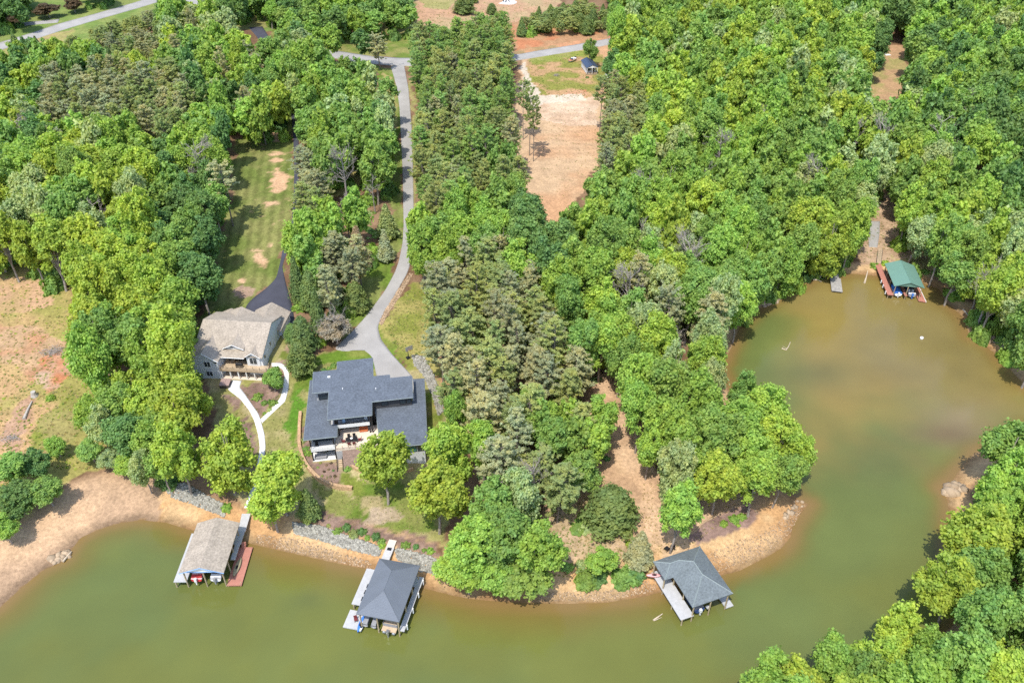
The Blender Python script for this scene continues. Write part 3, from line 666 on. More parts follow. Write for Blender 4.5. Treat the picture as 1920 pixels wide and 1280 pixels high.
S(1250,972,38,13,'bright','broad','slim bright tree over the black chairs behind the slate boathouse',3,at=(1256,1036))
S(1127,1052,33,6.5,'bright','broad','low round bright green tree on the bank left of the slate boathouse',6,frac=.55)
S(1200,1032,34,8,'grey','cedar','greyish half bare cedar between the footpath and the slate boathouse',3)
for i, (u, v, r, k, w) in enumerate([(930,945,46,'mid',0),(978,930,40,'pale',4),(890,1010,48,'bright',2),(950,1005,48,'mid',8),(1010,1020,46,'bright',6),(865,1060,46,'bright',1),(925,1075,52,'bright',2),(985,1075,50,'mid',0),(880,1105,34,'bright',3),(958,1105,38,'bright',6)]):
    S(u, v, r, 8.4 if v > 1040 else 13, k, 'broad', 'big ' + TINT[k][0] + ' tree in the clump overhanging the water between hip roofed boathouses', w, group='trees in the shore clump', frac=.55 if v > 1040 else .62, at=(u, min(v + 30, 1112)) if v > 1040 else None)
S(423,338,22,18,'grey','tall','slender grey pine with a bare trunk on the left edge of the striped lawn',0,at=(437,424))
S(1124,180,15,19,'olive','tall','lone tall pine with a bare trunk on the right edge of the bare lot',1,at=(1124,250))
S(990,185,13,21,'olive','tall','tall thin pine by the gravel drive at the left edge of the bare lot',2,at=(993,292))
S(998,205,12,19,'olive','tall','second tall thin pine at the left edge of the bare lot, nearer the camera',1,at=(1000,303))
S(978,175,13,19,'olive','tall','tall pine at the plantation corner beside the gravel drive',0,at=(981,262))
S(1148,60,22,20,'bright','broad','tall bright tree rising beside the road behind the small shed',3,at=(1150,140))
S(1106,92,14,9,'mid','broad','small green tree between the road and the small shed',5)
S(1150,120,20,12,'deep','broad','deep green tree right of the small shed',6)
S(511,712,22,6,'mid','broad','round ornamental tree inside the loop of the white walkway',2,frac=.56)
S(568,630,26,9,'cedar','cedar','dark evergreen right of the white house, the upper of two',0)
S(564,672,24,8,'cedar','cedar','dark evergreen in the bed right of the white house, the lower of two',2)
S(548,625,14,4.5,'deep','cedar','deep green shrubby evergreen beside the garage wall of the white house',2)
S(622,540,24,11,'grey','cedar','greyish evergreen between the two driveways',1)
S(668,560,24,8,'cedar','cedar','dark evergreen at the lawn edge above the turning area',0)
S(672,470,24,12,'brown','cedar','rusty brown half dead conifer beside the grey driveway',1)
S(725,420,21,10,'olive','cedar','conical olive cedar at the verge of the grey driveway, the upper one',1)
S(722,465,20,9,'grey','cedar','grey-green cedar at the verge of the grey driveway, just below the conical one',3)
S(795,470,30,15,'bright','broad','bright tree reaching over the grey driveway at its bend',1,at=(800,540))
S(790,500,24,12,'bright','broad','lower bright tree leaning over the grey driveway at its bend',5,at=(797,550))
for u, v, t in ((33,32,'leftmost of'),(88,16,'middle one of'),(136,7,'rightmost of')): S(u, v, 20 if u < 50 else 22, 6.5, 'plum', 'broad', t + ' the three dark plum leaved trees on the roadside lawn', 6, frac=.6, group='plum trees by the road')
S(870,10,18,8,'cedar','cedar','dark evergreen standing alone in the dry field beyond the pines, the larger one',2)
S(922,18,9,4.5,'cedar','cedar','small round evergreen in the dry field beside the pale slab',2)
S(886,-4,10,5,'cedar','cedar','small dark evergreen at the far side of the dry field',0)
S(505,22,16,9,'bright','broad','round bright tree in the verge right of the upper road',2)
S(62,868,32,8.4,'deep','broad','deep green tree at the corner of the clearing above the left beach',6)
S(20,880,34,8.4,'mid','broad','mid green tree at the left frame edge above the beach',1)
S(85,915,30,8,'mid','broad','mid green tree with a shadow on the sand of the left beach',5)
S(30,930,36,8,'deep','broad','low deep green tree over the upper end of the left beach',0)
S(5,985,28,8,'bright','broad','low bright tree at the left frame edge on the beach',6)
for i, (u, v, r) in enumerate([(105,835,18),(170,845,24),(205,860,22),(240,868,24)]): S(u, v, r, 5.5, ('bright', 'mid', 'pale')[i % 3], 'broad', ('slender', 'bushy', 'low', 'spreading', 'tiny', 'sparse', 'rounded', 'shoreside')[i] + ' ' + TINT[('bright', 'mid', 'pale')[i % 3]][0] + ' young tree at the foot of the left clearing', (i * 3) % 10, frac=.55, group='young trees below the clearing')
S(1650,72,26,15,'deep','broad','deep green tree in front of the hidden house at the small clearing',2); S(1640,112,20,11,'deep','broad','smaller deep green tree left of the small clearing, by the hidden house',5)
for i, (u, v, r) in enumerate([(508,100,24),(522,132,24),(505,165,26),(545,172,20)]): S(u, v, r, 13, ('mid','bright','mid','pale')[i], 'broad', ('first','second','third','fourth')[i] + ' tree from the top closing over the upper asphalt drive', i * 2, group='trees over the asphalt drive')
for i, (u, v, r) in enumerate([(1088,648,34),(1128,640,36),(1165,668,32),(1110,612,34)]): S(u, v, r, 14, ('mid','bright','mid','bright')[i], 'broad', ('left','middle','right','back')[i] + ' tree of the dark grove at the head of the footpath', i * 2 + 1, group='grove at the head of the footpath')
for i, (u, v, r, k) in enumerate([(215,765,40,'mid'),(265,755,42,'yellow'),(232,815,38,'deep'),(283,828,36,'bright'),(302,868,30,'mid'),(185,800,28,'pale'),(250,722,40,'yellow'),(308,790,40,'mid'),(170,770,26,'bright'),(265,872,26,'pale')]): S(u, v, r, 9.5, k, 'broad', ORD1[i] + ' ' + TINT[k][0] + ' tree of the low wood above the left beach', i + 1, group='low wood above the left beach')
# peninsula
for i, (u, v, r, H, k) in enumerate([(1195,715,36,14,'bright'),(1245,735,44,15,'mid'),(1305,745,42,15,'bright'),(1200,770,36,14,'bright'),(1255,800,46,15,'bright'),(1315,800,40,14,'mid'),(1220,825,34,13,'bright'),(1290,850,44,14,'bright'),
   (1350,830,46,14,'mid'),(1395,790,44,13,'bright'),(1430,760,42,13,'bright'),(1400,850,46,13,'bright'),(1455,820,44,12,'yellow'),(1490,850,34,11,'yellow'),(1350,890,42,13,'yellow'),(1420,900,42,12,'bright'),(1465,890,34,11,'mid'),(1320,715,34,14,'pale'),(1395,735,28,12,'mid'),(1260,690,36,15,'pale'),(1325,680,34,14,'bright'),(1205,690,26,13,'bright')]):
    S(u, v, r, H, k, 'broad', None, i, group='trees of the point')
for i, (u, v, r, k) in enumerate([(1400,1318,40,'bright'),(1452,1285,42,'bright'),(1505,1290,40,'yellow'),(1560,1262,44,'bright'),(1612,1268,42,'mid'),(1640,1238,38,'yellow'),(1692,1192,42,'yellow'),(1745,1205,40,'bright')]): S(u, v, r, 12, k, 'broad', ORD0[i] + ' ' + TINT[k][0] + ' tree from the left along the water edge of the near corner', i, group='trees of the near corner shore')
# snags
def snag(u, v, du, dv, which, H, label, key='grey_twig'):
    q = g1(u, v); dep = project(*q)[2]; src = SNAG[which]
    o = plant('bare_tree', (None, src), q, H / 13, H / 13, 'grey', 'bare tree', label, bark='grey_twig'); OCC.append((q.x, q.y, 1.)); return o
snag(203,470,0,0,0,15,'pale dead tree standing among the bright trees above the left clearing'); snag(235,420,0,0,1,14,'pale twiggy dead tree behind the other one, above the left clearing')
snag(108,262,0,0,1,11,'grey leafless tree at the edge of the county road lawn'); snag(655,445,0,0,1,12,'bare grey tree beside the mown patch between the driveways')
snag(704,400,0,0,0,11,'dark bare tree with broken limbs on the driveway verge'); snag(1205,520,0,0,2,17,'bare grey branches showing among the bright trees in the middle wood')
snag(1880,895,0,0,1,11,'grey leafless tree among the trees on the right hand bank'); snag(1250,700,0,0,1,13,'silvery half bare tree at the head of the footpath')
for i, (u, v, w_) in enumerate([(1215,350,1),(1312,325,2),(1352,268,1),(1600,245,1),(1468,25,2),(1762,245,0),(1812,205,1),(1655,250,1),(1432,205,2),(1290,470,1),(1180,525,1),(370,290,1),(30,245,1),(1870,520,2),(1000,885,1),(945,905,2),(640,300,1),(1530,330,1)]):
    H_ = 19 if v < 700 else 14; x_, y_, z_ = base_from_crown(u, v, H_, .75); src = SNAG[w_]
    o_ = plant('bare_tree', (None, src), (x_, y_, z_), H_ / 13, H_ / 13, 'grey', 'bare tree', None, 'bare trees among the woods', bark='grey_twig'); OCC.append((x_, y_, 1.))
    o_['label'] = 'grey bare branched tree standing up ' + ['in the wood below the bare lot','in the upper big wood','in the heart of the big wood','just above the gravel turnaround','at the top of the big wood','right of the small clearing','in the upper right wood','below the small clearing','in the upper middle big wood','between lot and cove','right of the grey pines','beside the top of the striped lawn','in the far left wood','on the right bank above the cove','left of the footpath foot','over the shore clump','between the two driveways','above the weathered dock'][i]
o = plant('bare_tree', (None, TWIG), g1(632,640), 1.0, .95, 'beige', 'bare tree', 'beige twiggy leafless tree beside the turning area of the grey driveway', bark='grey_twig'); q = o.location
c = bpy.data.objects.new('crown', BROAD[6][0]); C.objects.link(c); c.parent = o; c.scale = (.82, .82, .52); c['tint'] = [.40, .34, .27]; c.location = (0, 0, -.4)
OCC.append((q.x, q.y, 3.4))

# ------------------------------------------------------------------ woods: which trees stand where (polygons hold the crown centres as they appear in the photo)
W = []   # polygon, mix {(shape, key): weight}, spacing m, radius range, height range
def wood(poly, mix, sp, rr, hh): W.append((poly, mix, sp, rr, hh))
BR = {('broad','bright'):5, ('broad','mid'):3.5, ('broad','yellow'):2.0, ('broad','pale'):2.0, ('broad','deep'):1.0, ('pine','grey'):1.15, ('pine','olive'):.45}
YL = {('broad','yellow'):5, ('broad','bright'):2.0, ('broad','mid'):1.5, ('broad','pale'):.7}
UL = {('broad','mid'):4, ('broad','deep'):1.6, ('broad','bright'):3, ('broad','yellow'):1.2, ('broad','pale'):1.2, ('pine','grey'):1.2, ('pine','olive'):1.2}
PN = {('pine','olive'):5, ('pine','fresh'):2.6, ('pine','grey'):1.6, ('broad','bright'):.25}
PG = {('pine','grey'):4.5, ('pine','olive'):3.8, ('broad','bright'):.12}
# far left and top
wood([(-160,200),(-160,130),(0,118),(40,105),(95,100),(190,70),(250,40),(300,15),(330,8),(400,30),(470,70),(478,120),(520,150),(540,190),(500,195),(455,240),(440,300),(420,380),(400,470),(380,560),(370,600),(380,650),(360,690),(300,720),(200,730),(160,660),(140,590),(140,540),(118,480),(60,470),(-160,460)], UL, 6.2, (3.4,4.9), (11,16))
wood([(-160,-40),(40,-30),(40,20),(10,30),(-160,60)], {('broad','deep'):3, ('broad','mid'):1}, 7, (4,5.5), (10,13))
wood([(150,-60),(200,-60),(190,-20),(150,-22)], {('broad','deep'):1}, 7, (4,5), (10,12))
wood([(400,-60),(760,-60),(765,40),(745,82),(700,88),(640,70),(590,80),(540,60),(530,20),(480,-5),(420,20)], {('broad','mid'):4, ('broad','deep'):2, ('broad','bright'):2, ('broad','yellow'):.8, ('pine','grey'):.5}, 6.8, (3.8,5.2), (9,13))
wood([(120,88),(260,40),(300,30),(320,110),(300,150),(200,130),(130,100)], {('cedar','cedar'):3, ('pine','olive'):3, ('pine','grey'):2, ('broad','mid'):.7}, 5.2, (2.2,3.2), (7,11))
wood([(10,75),(70,62),(75,92),(20,108)], {('cedar','cedar'):1}, 6, (1.8,2.4), (4,6))
wood([(75,150),(180,125),(320,130),(360,170),(370,240),(330,262),(260,245),(180,240),(90,235),(70,190)], PG, 5.0, (2.6,3.4), (12,15))
wood([(240,330),(340,310),(400,330),(415,420),(400,500),(395,560),(350,540),(310,490),(280,420)], {('broad','deep'):5, ('broad','mid'):3, ('broad','yellow'):1}, 6.0, (4.0,4.9), (11.5,14))
wood([(0,260),(230,270),(300,330),(270,420),(230,470),(120,480),(60,455),(0,450)], {('broad','bright'):3, ('broad','yellow'):3, ('broad','pale'):2, ('broad','mid'):1.5}, 6.2, (4.2,5.2), (14,18))
wood([(140,485),(240,475),(320,520),(370,600),(365,690),(300,720),(200,735),(160,660),(125,590),(120,530)], YL, 6.0, (4.2,5.2), (14,17))
wood([(170,735),(300,720),(310,800),(290,860),(240,820),(180,790)], {('broad','mid'):2, ('broad','yellow'):2, ('broad','deep'):1, ('broad','pale'):1}, 5.6, (3.4,4.6), (9,13))
# between the driveways
wood([(505,85),(560,75),(640,112),(700,128),(724,180),(722,240),(728,300),(715,340),(680,325),(600,300),(570,260),(562,190),(540,140)], {('broad','bright'):3, ('broad','mid'):3.5, ('broad','pale'):1.8, ('broad','deep'):.8, ('pine','grey'):.6}, 6.0, (3.5,4.8), (12,16))
wood([(568,280),(605,300),(615,370),(590,400),(565,390)], {('pine','grey'):3, ('pine','olive'):1}, 5.0, (2.4,3.2), (10,13))
wood([(575,395),(700,370),(705,420),(690,450),(640,450),(560,520),(545,480),(548,440)], {('broad','bright'):4, ('broad','mid'):2}, 5.8, (3.4,4.6), (11,14))
wood([(600,455),(675,450),(690,520),(665,560),(620,580),(590,540),(580,500)], {('pine','grey'):6, ('pine','olive'):1.5}, 4.2, (2.3,3.1), (10,13))
wood([(548,490),(580,500),(590,545),(600,580),(585,605),(562,590),(552,545)], {('broad','bright'):2, ('cedar','cedar'):2, ('broad','mid'):1}, 5.0, (2.2,3.2), (7,10))
# plantation and woods of the middle
wood([(775,75),(860,55),(950,48),(948,90),(950,150),(956,240),(970,300),(990,345),(960,385),(880,400),(800,395),(795,330),(790,250),(785,150)], PN, 4.3, (2.4,3.3), (13,17))
wood([(785,395),(860,375),(960,360),(1020,370),(1090,345),(1135,335),(1150,420),(1100,480),(1030,500),(950,490),(860,470),(800,480)], {('broad','bright'):5, ('broad','mid'):3, ('broad','yellow'):1, ('broad','pale'):1.2, ('broad','deep'):1.2}, 6.0, (3.8,4.9), (13,17))
wood([(840,290),(900,300),(960,290),(990,330),(960,360),(880,370)], {('broad','bright'):1, ('broad','mid'):1, ('pine','olive'):2.5}, 5.2, (2.8,3.8), (12,15))
wood([(950,360),(1010,370),(1075,390),(1070,470),(1020,495),(985,460)], {('broad','deep'):4, ('broad','mid'):1}, 6.2, (4.2,5.2), (15,18))
wood([(825,500),(880,465),(950,480),(1000,530),(1030,590),(1055,650),(1105,690),(1095,730),(1040,760),(980,800),(930,900),(890,860),(860,760),(815,700),(808,620),(812,550)], PG, 4.1, (2.4,3.3), (11,15))
wood([(990,740),(1060,755),(1095,790),(1125,770),(1138,830),(1110,880),(1060,920),(1000,920),(960,900),(985,830)], {('broad','mid'):3, ('broad','bright'):2, ('pine','olive'):2.2, ('pine','grey'):1.4, ('cedar','cedar'):.6}, 4.0, (2.6,3.6), (8,12))
# large wood on the right
wood([(1140,-60),(2080,-60),(2080,560),(1960,640),(1890,600),(1830,545),(1790,500),(1735,470),(1690,400),(1650,380),(1612,440),(1590,480),(1530,495),(1480,520),(1440,545),(1395,575),(1365,615),(1345,660),(1180,670),(1110,640),(1050,610),(1030,560),(1050,500),(1130,460),(1140,350),(1150,270),(1145,200),(1170,120)], BR, 6.1, (3.8,5.0), (13,18))
wood([(1560,-60),(2080,-60),(2080,420),(1960,430),(1800,330),(1720,250),(1700,180),(1720,90),(1640,40)], {('broad','mid'):4, ('broad','deep'):2.6, ('broad','bright'):2.4, ('broad','pale'):1.2, ('pine','grey'):.4}, 6.4, (4.0,5.2), (14,18))
wood([(1140,160),(1200,160),(1215,230),(1190,300),(1135,320),(1135,260)], {('pine','olive'):4, ('pine','grey'):1, ('broad','mid'):1.2}, 5.0, (2.6,3.3), (13,16))
wood([(1270,255),(1390,250),(1400,330),(1290,350)], {('pine','grey'):2, ('broad','bright'):2.5, ('broad','mid'):1.6}, 5.6, (3,4.2), (13,16))
wood([(1380,330),(1450,370),(1470,460),(1430,500),(1390,420)], {('pine','grey'):1.4, ('broad','mid'):2, ('broad','bright'):2}, 5.6, (3.2,4.4), (13,16))
wood([(965,40),(1010,20),(1100,0),(1140,20),(1140,75),(1100,72),(1010,78),(970,85)], {('cedar','cedar'):3, ('pine','olive'):3.5}, 5.4, (2.0,3.0), (5,8))
# right hand bank and the near corner
wood([(1905,850),(2080,815),(2080,1000),(2000,1400),(1360,1420),(1390,1310),(1470,1268),(1560,1245),(1640,1215),(1665,1190),(1730,1170),(1800,1170),(1800,1100),(1810,1040),(1825,960),(1825,935),(1860,900),(1885,862)], {('broad','bright'):5, ('broad','yellow'):3, ('broad','mid'):2.4, ('broad','pale'):1.4, ('pine','grey'):.25}, 6.0, (3.6,4.8), (11,15))
BARE = [[(596,84),(765,95),(765,140),(690,146),(620,126)],  # nothing grows here: roofs, roads, lawns, bare ground as seen
 [(338,570),(370,545),(560,555),(560,690),(545,760),(500,850),(430,760),(400,740),(350,700)], [(412,240),(440,225),(545,190),(560,410),(530,470),(550,600),(362,600),(380,470),(402,380)],
 [(565,680),(850,660),(830,850),(560,860)], [(730,105),(768,105),(785,470),(760,520),(720,620),(800,700),(780,730),(690,700),(600,660),(700,540),(735,470)],
 [(966,95),(1160,70),(1150,95),(1136,190),(1134,300),(1092,372),(1062,445),(1004,440),(982,345),(974,300),(970,200)], [(1634,72),(1712,72),(1718,180),(1660,228),(1606,190)], [(1618,360),(1668,360),(1690,430),(1790,470),(1790,560),(1740,500),(1620,500)],
 [(640,345),(735,345),(745,380),(735,470),(700,380),(640,372)], [(-100,458),(108,474),(142,530),(155,680),(120,740),(-100,760)], [(620,290),(680,300),(690,340),(640,345)]]
ncand = 90000
cxw = rng.uniform(-300, 330, ncand); cyw = rng.uniform(40, 520, ncand)
czw = hfun(cxw, cyw); cin = inpoly(cxw, cyw, SW) & (polydist(cxw, cyw, SW) > 1.5)
zid = np.full(ncand, -1); Hs = np.zeros(ncand)
u1 = rng.uniform(0, 1, ncand)
for i, w in enumerate(W):
    Hc = (w[4][0] + (w[4][1] - w[4][0]) * u1) * (1.34 if w[4][1] > 9 else 1.0)
    uu, vv, _ = project(cxw, cyw, np.maximum(czw, 0) + .62 * Hc)
    k = inpoly(uu, vv, w[0]); zid[k] = i; Hs[k] = Hc[k]
uu, vv, dep = project(cxw, cyw, np.maximum(czw, 0) + .62 * Hs); 
for b in BARE: zid[inpoly(uu, vv, b)] = -1
ub, vb, _ = project(cxw, cyw, np.maximum(czw, 0) + .2)
for b in ([(728,105),(768,105),(784,470),(760,520),(722,620),(600,660),(700,540),(735,470)], [(500,90),(545,190),(556,420),(530,470),(548,600),(500,540),(520,460),(545,400),(538,210),(490,110)], [(590,84),(1200,60),(1200,80),(750,130),(590,115)], [(985,95),(1150,80),(1130,320),(1040,405),(1000,330)], [(1618,390),(1658,390),(1700,520),(1620,520)], [(1630,85),(1705,85),(1700,200),(1640,205),(1618,165)], [(-200,90),(60,60),(300,-15),(310,10),(75,80),(-200,150)]):
    zid[inpoly(ub, vb, b)] = -1
zid[cin | (dep < 30)] = -1
# buildings keep their footprint clear
for (u, v, r) in ((460,620,10),(500,640,11),(690,780,14),(1112,130,3.5),(1660,90,7)):
    q = P(u, v, 7 if u > 1000 else 5); zid[np.hypot(cxw - q[0], cyw - q[1]) < r] = -1
cell = {}
def near(x, y, r):
    gx, gy = int(x // 6), int(y // 6)
    for i in range(gx - 2, gx + 3):
        for j in range(gy - 2, gy + 3):
            for (a, b, q) in cell.get((i, j), ()):
                if (a - x) ** 2 + (b - y) ** 2 < (.5 * (r + q)) ** 2: return True
    return False
for x, y, r in OCC: cell.setdefault((int(x // 6), int(y // 6)), []).append((x, y, r * 1.45))
FOREST = []
for i in np.nonzero(zid >= 0)[0]:
    w = W[zid[i]]; keys = list(w[1]); ws = np.array([w[1][k] for k in keys])
    ph = fbm(np.array([cxw[i]]), np.array([cyw[i]]), 22, 91)[0]; 
    k = keys[int(np.searchsorted(np.cumsum(ws) / ws.sum(), min(.9999, .55 * rng.uniform() + .45 * float(np.clip((ph - .2) / .6, 0, .999)))))]
    sp = w[2] * .94 * (.86 if k[0] == 'pine' and w[2] > 5.2 else 1) * rng.uniform(.85, 1.12)
    if near(cxw[i], cyw[i], sp): continue
    cell.setdefault((int(cxw[i] // 6), int(cyw[i] // 6)), []).append((cxw[i], cyw[i], sp))
    r = w[3][0] + (w[3][1] - w[3][0]) * rng.uniform(); H = Hs[i]
    if k[0] == 'pine' and w[3][1] > 3.6: r *= .72
    if k[0] == 'pine': H *= .92
    FOREST.append((cxw[i], cyw[i], max(czw[i], -.2), r, H, k[0], k[1], uu[i], vv[i], dep[i]))
LAND = [((60,130),'beside the county road lawn'),((250,90),'below the county road'),((180,190),'in the left pine patch'),((300,230),'right of the left pine patch'),((420,60),'below the upper road'),((430,150),'in the far left wood'),((60,300),'in the left wood by the frame'),((200,310),'in the left wood'),((350,320),'in the left wood by the lawn'),((90,410),'above the left clearing'),((220,440),'above the pale dead trees'),((350,450),'beside the striped lawn'),
 ((180,560),'right of the left clearing'),((280,590),'left of the white house'),((350,640),'near the white house roof'),((240,700),'on the slope below the white house'),((230,800),'at the foot of the left wood'),((600,30),'beyond the road junction'),((700,40),'across the road from the pines'),((540,110),'heading the asphalt drive'),((640,170),'at the top between the driveways'),((600,240),'halfway down between the driveways'),((690,270),'left of the grey driveway'),((590,340),'beside the asphalt drive'),((640,410),'in the middle between the driveways'),((640,510),'above the turning area'),((570,550),'behind the white house garage'),
 ((830,100),'at the plantation top left'),((920,100),'at the plantation top right'),((830,200),'in the plantation beside the driveway'),((930,200),'in the plantation by the bare lot'),((830,300),'in the lower plantation, driveway side'),((950,300),'in the lower plantation, lot side'),((830,430),'above the driveway bend'),((930,430),'in the wood left of the lot'),((1040,430),'in the wood below the lot'),((880,540),'in the upper grey pine stand'),((980,580),'right in the upper pine stand'),((860,660),'in the pines by the side lawn'),((980,690),'in the lower grey pine stand'),((1070,700),'at the head of the footpath'),((920,800),'in the pines behind the yard'),((1040,820),'left of the footpath'),((1080,880),'above the round cedar'),
 ((1050,50),'on the red bank across the road'),((1180,230),'right of the bare lot'),((1200,60),'in the wood near the shed'),((1320,60),'at the top of the right wood'),((1450,60),'at the big wood top'),((1300,160),'in the upper big wood'),((1420,180),'left of the hidden house'),((1550,130),'just left of the hidden house'),((1250,320),'in the big wood by the lot'),((1380,300),'in the heart of the big wood'),((1520,270),'left below the hidden house'),((1180,420),'in the big wood below the lot'),((1300,430),'in the middle big wood'),((1420,430),'in the big wood above the cove'),((1140,560),'right of the grey pines'),((1250,580),'between the pines and the cove'),((1350,560),'on the left bank of the cove'),((1480,380),'above the cove'),((1560,440),'behind the small grey dock'),((1600,340),'above the gravel turnaround'),((1650,250),'below the hidden house'),((1720,380),'right of the gravel turnaround'),((1790,450),'behind the green roofed boathouse'),((1850,540),'on the right bank of the cove'),
 ((1760,60),'right of the hidden house'),((1870,60),'in the top right corner'),((1760,180),'right of the hidden clearing'),((1870,200),'at the upper right edge'),((1780,300),'in the upper right wood'),((1880,340),'at the middle right edge'),((1890,450),'at the right edge above the cove'),((1900,620),'at the right end of the cove'),((1880,860),'on the right hand bank'),((1880,960),'below the right sand spit'),((1860,1060),'on the right bank of the channel'),((1880,1160),'right in the near corner'),((1760,1210),'at the near corner tip'),((1650,1240),'near the corner water edge'),((1500,1270),'at the bottom frame edge'),((1800,1270),'in the bottom right corner'),((1250,760),'on the neck of the point'),((1420,830),'on the point'),((90,20),'in the top left corner')]
LP = np.array([a for a, _ in LAND], float)
def vis(u, v, r, d): return (-60 < u < 1980) and (-60 < v < 1340)
def dome(t): return t[3] * F / t[9]
br = sorted([t for t in FOREST if t[5] == 'broad' and vis(t[7], t[8], t[3], t[9])], key=lambda t: -dome(t)); pn = sorted([t for t in FOREST if t[5] == 'pine' and vis(t[7], t[8], t[3], t[9])], key=lambda t: -dome(t)); cd = [t for t in FOREST if t[5] == 'cedar']
nb_single = sum(1 for o, _ in ALL_PLANTS if o['category'] == 'broadleaf tree')
keep_b = br[:300 - nb_single]; rest_b = br[300 - nb_single:] + [t for t in FOREST if t[5] == 'broad' and not vis(t[7], t[8], 0, 0)]
keep_p = pn[:300]; rest_p = pn[300:] + [t for t in FOREST if t[5] == 'pine' and not vis(t[7], t[8], 0, 0)]
pass
byl = {}
def sizeword(t): return 'tall' if t[4] > 20.2 else ('low' if t[4] < 14 else 'medium')
for t in keep_b + keep_p + cd:
    src, r0, h0, leaf, bark, name, cat = SHAPES[t[5]]
    i = int(rng.integers(len(src)))
    o = plant(name, src[i], (t[0], t[1], t[2]), t[3] / r0, t[4] / h0, t[6], cat, None, {'broad': 'broadleaf trees of the woods', 'pine': 'pine trees of the woods', 'cedar': 'wild cedars'}[t[5]], leaf, bark)
    j = int(np.argmin((LP[:, 0] - t[7]) ** 2 + ((LP[:, 1] - t[8]) * 1.3) ** 2))
    byl.setdefault((sizeword(t), TINT[t[6]][0], cat, LAND[j][1]), []).append((t[7], o))
for o, key in ALL_PLANTS:
    if o.get('group') == 'trees of the point':
        x, y, z = o.location; u, v, _ = project(x, y, z + 8); byl.setdefault(('spreading', TINT[key][0], 'broadleaf tree', 'on the wooded point'), []).append((u, o))
ORD = ['', 'second', 'third', 'fourth', 'fifth', 'sixth', 'seventh', 'eighth', 'ninth', 'tenth', 'eleventh', 'twelfth', 'thirteenth', 'fourteenth', 'fifteenth']
for (sz, col, cat, where), L in byl.items():
    L.sort(key=lambda q: q[0])
    for i, (_, o) in enumerate(L):
        cat = cat.replace('broadleaf tree', 'tree') if len(f'leftmost {sz} {col} {cat} from left {where}'.split()) > 13 else cat
        if len(L) == 1: o['label'] = f'{sz} {col} {cat} {where}'
        elif len(L) == 2: o['label'] = f'{"left" if i == 0 else "right"} of two {sz} {col} {cat}s {where}'
        else: o['label'] = (f'leftmost {sz} {col} {cat} {where}' if i == 0 else f'rightmost {sz} {col} {cat} {where}' if i == len(L) - 1 else f'{ORD[min(i, 14)]} {sz} {col} {cat} from left {where}')
# what is left of each kind, past the three hundred that show largest: one mass per kind
def mass(name, items, shapes, leaf, bark, r0, h0):
    if not items: return
    col = bpy.data.collections.new(name + '_sources'); 
    for i, (cr, tr) in enumerate(shapes):
        if not cr.materials: cr.materials.append(M[leaf])
        o = bpy.data.objects.new(f'{name}_source', cr); col.objects.link(o)
    me = bpy.data.meshes.new(name); n = len(items); me.vertices.add(n)
    me.vertices.foreach_set('co', np.array([t[:3] for t in items], np.float32).ravel())
    def at(nm, typ, val, k): a = me.attributes.new(nm, typ, 'POINT'); a.data.foreach_set(k, np.asarray(val, np.float32 if typ != 'INT' else np.int32).ravel())
    at('tint', 'FLOAT_VECTOR', [tint_of(t[6]) for t in items], 'vector')
    at('size', 'FLOAT_VECTOR', [(t[3] / r0, t[3] / r0, t[4] / h0) for t in items], 'vector')
    at('turn', 'FLOAT_VECTOR', [(0, 0, rng.uniform(0, 6.28)) for t in items], 'vector')
    at('pick', 'INT', rng.integers(0, len(shapes), n), 'value')
    o = link(name, me, None); kind(o, 'stuff')
    ng = bpy.data.node_groups.new(name, 'GeometryNodeTree'); ng.interface.new_socket('Geometry', in_out='INPUT', socket_type='NodeSocketGeometry'); ng.interface.new_socket('Geometry', in_out='OUTPUT', socket_type='NodeSocketGeometry')
    nn = ng.nodes; gi = nn.new('NodeGroupInput'); go = nn.new('NodeGroupOutput'); ci = nn.new('GeometryNodeCollectionInfo'); ci.inputs[0].default_value = col; ci.inputs['Separate Children'].default_value = True; ci.inputs['Reset Children'].default_value = True
    ip = nn.new('GeometryNodeInstanceOnPoints'); ip.inputs['Pick Instance'].default_value = True
    def named(nm, typ): a = nn.new('GeometryNodeInputNamedAttribute'); a.data_type = typ; a.inputs[0].default_value = nm; return a.outputs[0]
    L = ng.links.new
    L(gi.outputs[0], ip.inputs['Points']); L(ci.outputs[0], ip.inputs['Instance']); L(named('pick', 'INT'), ip.inputs['Instance Index']); L(named('size', 'FLOAT_VECTOR'), ip.inputs['Scale'])
    e2r = nn.new('FunctionNodeEulerToRotation'); L(named('turn', 'FLOAT_VECTOR'), e2r.inputs[0]); L(e2r.outputs[0], ip.inputs['Rotation']); L(ip.outputs[0], go.inputs[0])
    md = o.modifiers.new('scatter', 'NODES'); md.node_group = ng
    return o
for nm, it, sh, lf, bk, r0, h0, lab in (('far_broadleaf_woods', rest_b, FAR, 'leaf', 'bark', 4.5, 15., 'green mass of the more distant broadleaf woods'), ('far_pine_woods', rest_p, PINE, 'needle', 'pine_bark', 2.75, 16., 'grey green mass of the more distant pines')):
    o = mass(nm, it, sh, lf, bk, r0, h0)
    if o: o['label'] = lab

